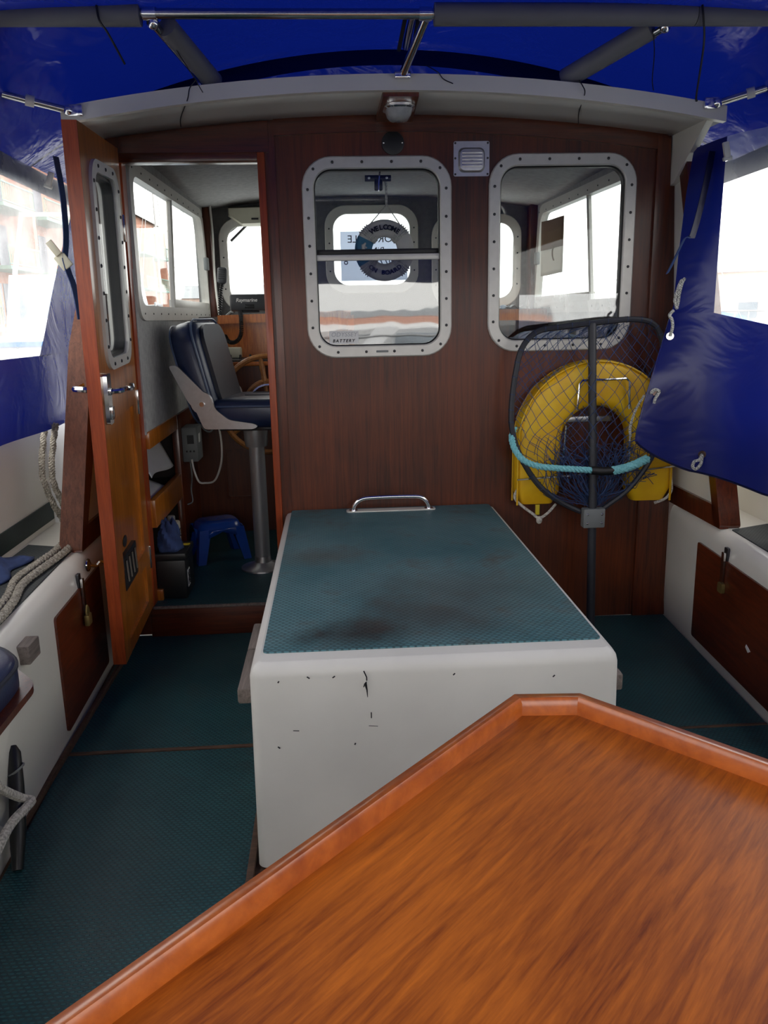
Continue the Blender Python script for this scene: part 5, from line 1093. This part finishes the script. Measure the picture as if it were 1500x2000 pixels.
# moored boats
def boat(name, lbl, x, y, L, B, hz, ch, yaw=0, cover=None, mast=0, fly=False):
    e = empty(name, lbl, 'boat', (x, y, -.6), rot=Rm('Z', yaw)); h = B/2
    pts = [(-h*.85, -L/2), (h*.85, -L/2), (h, 0), (h*.8, L*.3), (0, L/2), (-h*.8, L*.3), (-h, 0)]
    build(MB().plate(pts, z0=-.2, z1=hz), 'hull', 'boat_white', e, local=True, smooth=0)
    build(MB().plate([(p[0]*1.03, p[1]*1.02) for p in pts], z0=hz-.12, z1=hz-.05), 'rubbing_band', 'boat_blue', e, local=True, smooth=0)
    a, b = -L*.28, L*.18
    build(MB().add([(-h*.7, a, hz), (h*.7, a, hz), (h*.7, b+.5, hz), (-h*.7, b+.5, hz), (-h*.6, a+.1, hz+ch), (h*.6, a+.1, hz+ch), (h*.6, b-.2, hz+ch), (-h*.6, b-.2, hz+ch)], [[0, 1, 5, 4], [1, 2, 6, 5], [2, 3, 7, 6], [3, 0, 4, 7], [4, 5, 6, 7]]), 'cabin', 'boat_white', e, local=True, recalc=True, smooth=0)
    for k in range(3):
        for s in (-1, 1):
            yy = a+.4+k*(b-a-.4)/3; build(MB().add([(s*h*.69, yy, hz+ch*.35), (s*h*.69, yy+(b-a)/3.6, hz+ch*.35), (s*h*.635, yy+(b-a)/3.6-.08, hz+ch*.85), (s*h*.635, yy, hz+ch*.85)], [[0, 1, 2, 3]]), 'cabin_window', 'boat_glass', e, local=True, solid=.03)
    build(MB().add([(-h*.5, a-.0, hz+ch*.3), (h*.5, a-.0, hz+ch*.3), (h*.45, a+.06, hz+ch*.9), (-h*.45, a+.06, hz+ch*.9)], [[0, 1, 2, 3]]), 'cabin_window', 'boat_glass', e, local=True, solid=.05)
    if cover: build(MB().add([(-h*.8, -L/2+.1, hz), (h*.8, -L/2+.1, hz), (h*.7, a, hz), (-h*.7, a, hz), (0, -L/2+.3, hz+ch*.7), (0, a, hz+ch)], [[0, 1, 4], [1, 2, 5, 4], [3, 0, 4, 5], [2, 3, 5]]), 'cockpit_cover', cover, e, local=True, recalc=True, smooth=0)
    rl = MB().tube([(p[0]*.95, p[1]*.97, hz+.55) for p in pts[2:]], .025, 5)
    for p in pts[2:]: rl.tube([(p[0]*.95, p[1]*.97, hz), (p[0]*.95, p[1]*.97, hz+.55)], .02, 5)
    build(rl, 'guard_rail', 'alloy_satin', e, local=True)
    if mast:
        mm = MB().tube([(0, b*.6, hz+ch), (0, b*.6, hz+ch+mast)], .05, 6)
        for q in ((0, L/2), (0, -L/2), (h, 0), (-h, 0)): mm.tube([(0, b*.6, hz+ch+mast*.95), (q[0], q[1], hz)], .012, 4)
        build(mm, 'mast', 'alloy_satin', e, local=True)
    if fly: build(MB().tube([(-h*.5, a, hz+ch), (-h*.45, a+.5, hz+ch+1.0), (h*.45, a+.5, hz+ch+1.0), (h*.5, a, hz+ch)], .04, 6), 'radar_arch', 'boat_white', e, local=True)
boat('moored_cruiser', 'white cabin cruiser lying alongside, seen through the left clear canopy window', -4.3, .4, 7.5, 2.4, 1.0, .75, 0)
boat('moored_cruiser', 'white motor boat with raised arch seen through the wheelhouse side window', -4.9, 13.5, 8, 2.6, 1.6, 1.0, 3, None, 0, True)
boat('moored_cruiser', 'white boat under a blue cockpit cover beyond the wheelhouse side window', -4.4, 25, 8, 2.6, 1.3, .9, 0, 'boat_blue', 0)
boat('moored_yacht', 'white sailing yacht with a mast moored far ahead on the left', -9, 40, 9, 2.8, 1.2, .6, 0, 'boat_blue', 9)
boat('moored_yacht', 'white sailing yacht moored far off on the right', 15, 34, 9, 2.8, 1.2, .6, 20, 'boat_blue', 8)
boat('moored_cruiser', 'white motor cruiser moored on the right, seen through the right canopy window', 15, 22, 8, 2.6, 1.2, .9, 75, None, 0)
boat('moored_cruiser', 'boat with a yellow cover moored astern, showing as a reflection in the middle window', 1.9, -13, 7, 2.6, .9, .7, 80, 'yellow_cover', 0)
# low far buildings
def lowb(lbl, x, y, w, d, h, yaw, m='brick', wins=True):
    e = empty('waterfront_building', lbl, 'building', (x, y, -.6), rot=Rm('Z', yaw))
    build(MB().span((-w/2, -d/2, 0), (w/2, d/2, h)), 'walls', m, e, local=True, smooth=0)
    build(MB().add([(-w/2-.3, -d/2-.3, h), (w/2+.3, -d/2-.3, h), (w/2+.3, d/2+.3, h), (-w/2-.3, d/2+.3, h), (-w/2, 0, h+2), (w/2, 0, h+2)], [[0, 1, 5, 4], [2, 3, 4, 5], [0, 4, 3], [1, 2, 5]]), 'roof', 'slate', e, local=True, recalc=True, smooth=0)
    for i in range(int(w/4) if wins else 0):
        for f in range(int(h/3)):
            o_ = build(MB().span((-w/2+1.2+4*i, -d/2-.06, 1+3*f), (-w/2+2.8+4*i, -d/2+.02, 2.4+3*f)), 'window', 'far_window', e, local=True, smooth=0)
lowb('low red brick terrace on the right shore', 46, 66, 30, 8, 5, -38, 'brick_pale')
lowb('second brick terrace further along the right shore', 72, 48, 26, 8, 6, -58, 'brick_pale')
lowb('distant low brick building far ahead on the left', -24, 128, 34, 8, 5, 10, 'brick_pale')
lowb('low brick building astern that shows only in window reflections', 4, -240, 120, 8, 2, 180, wins=False)
build(MB().span((20, 20, -.65), (110, 110, -.15), M=Matrix()), 'quay_right', 'quay', kind='structure', label='stone quay below the brick terraces on the right', smooth=0)
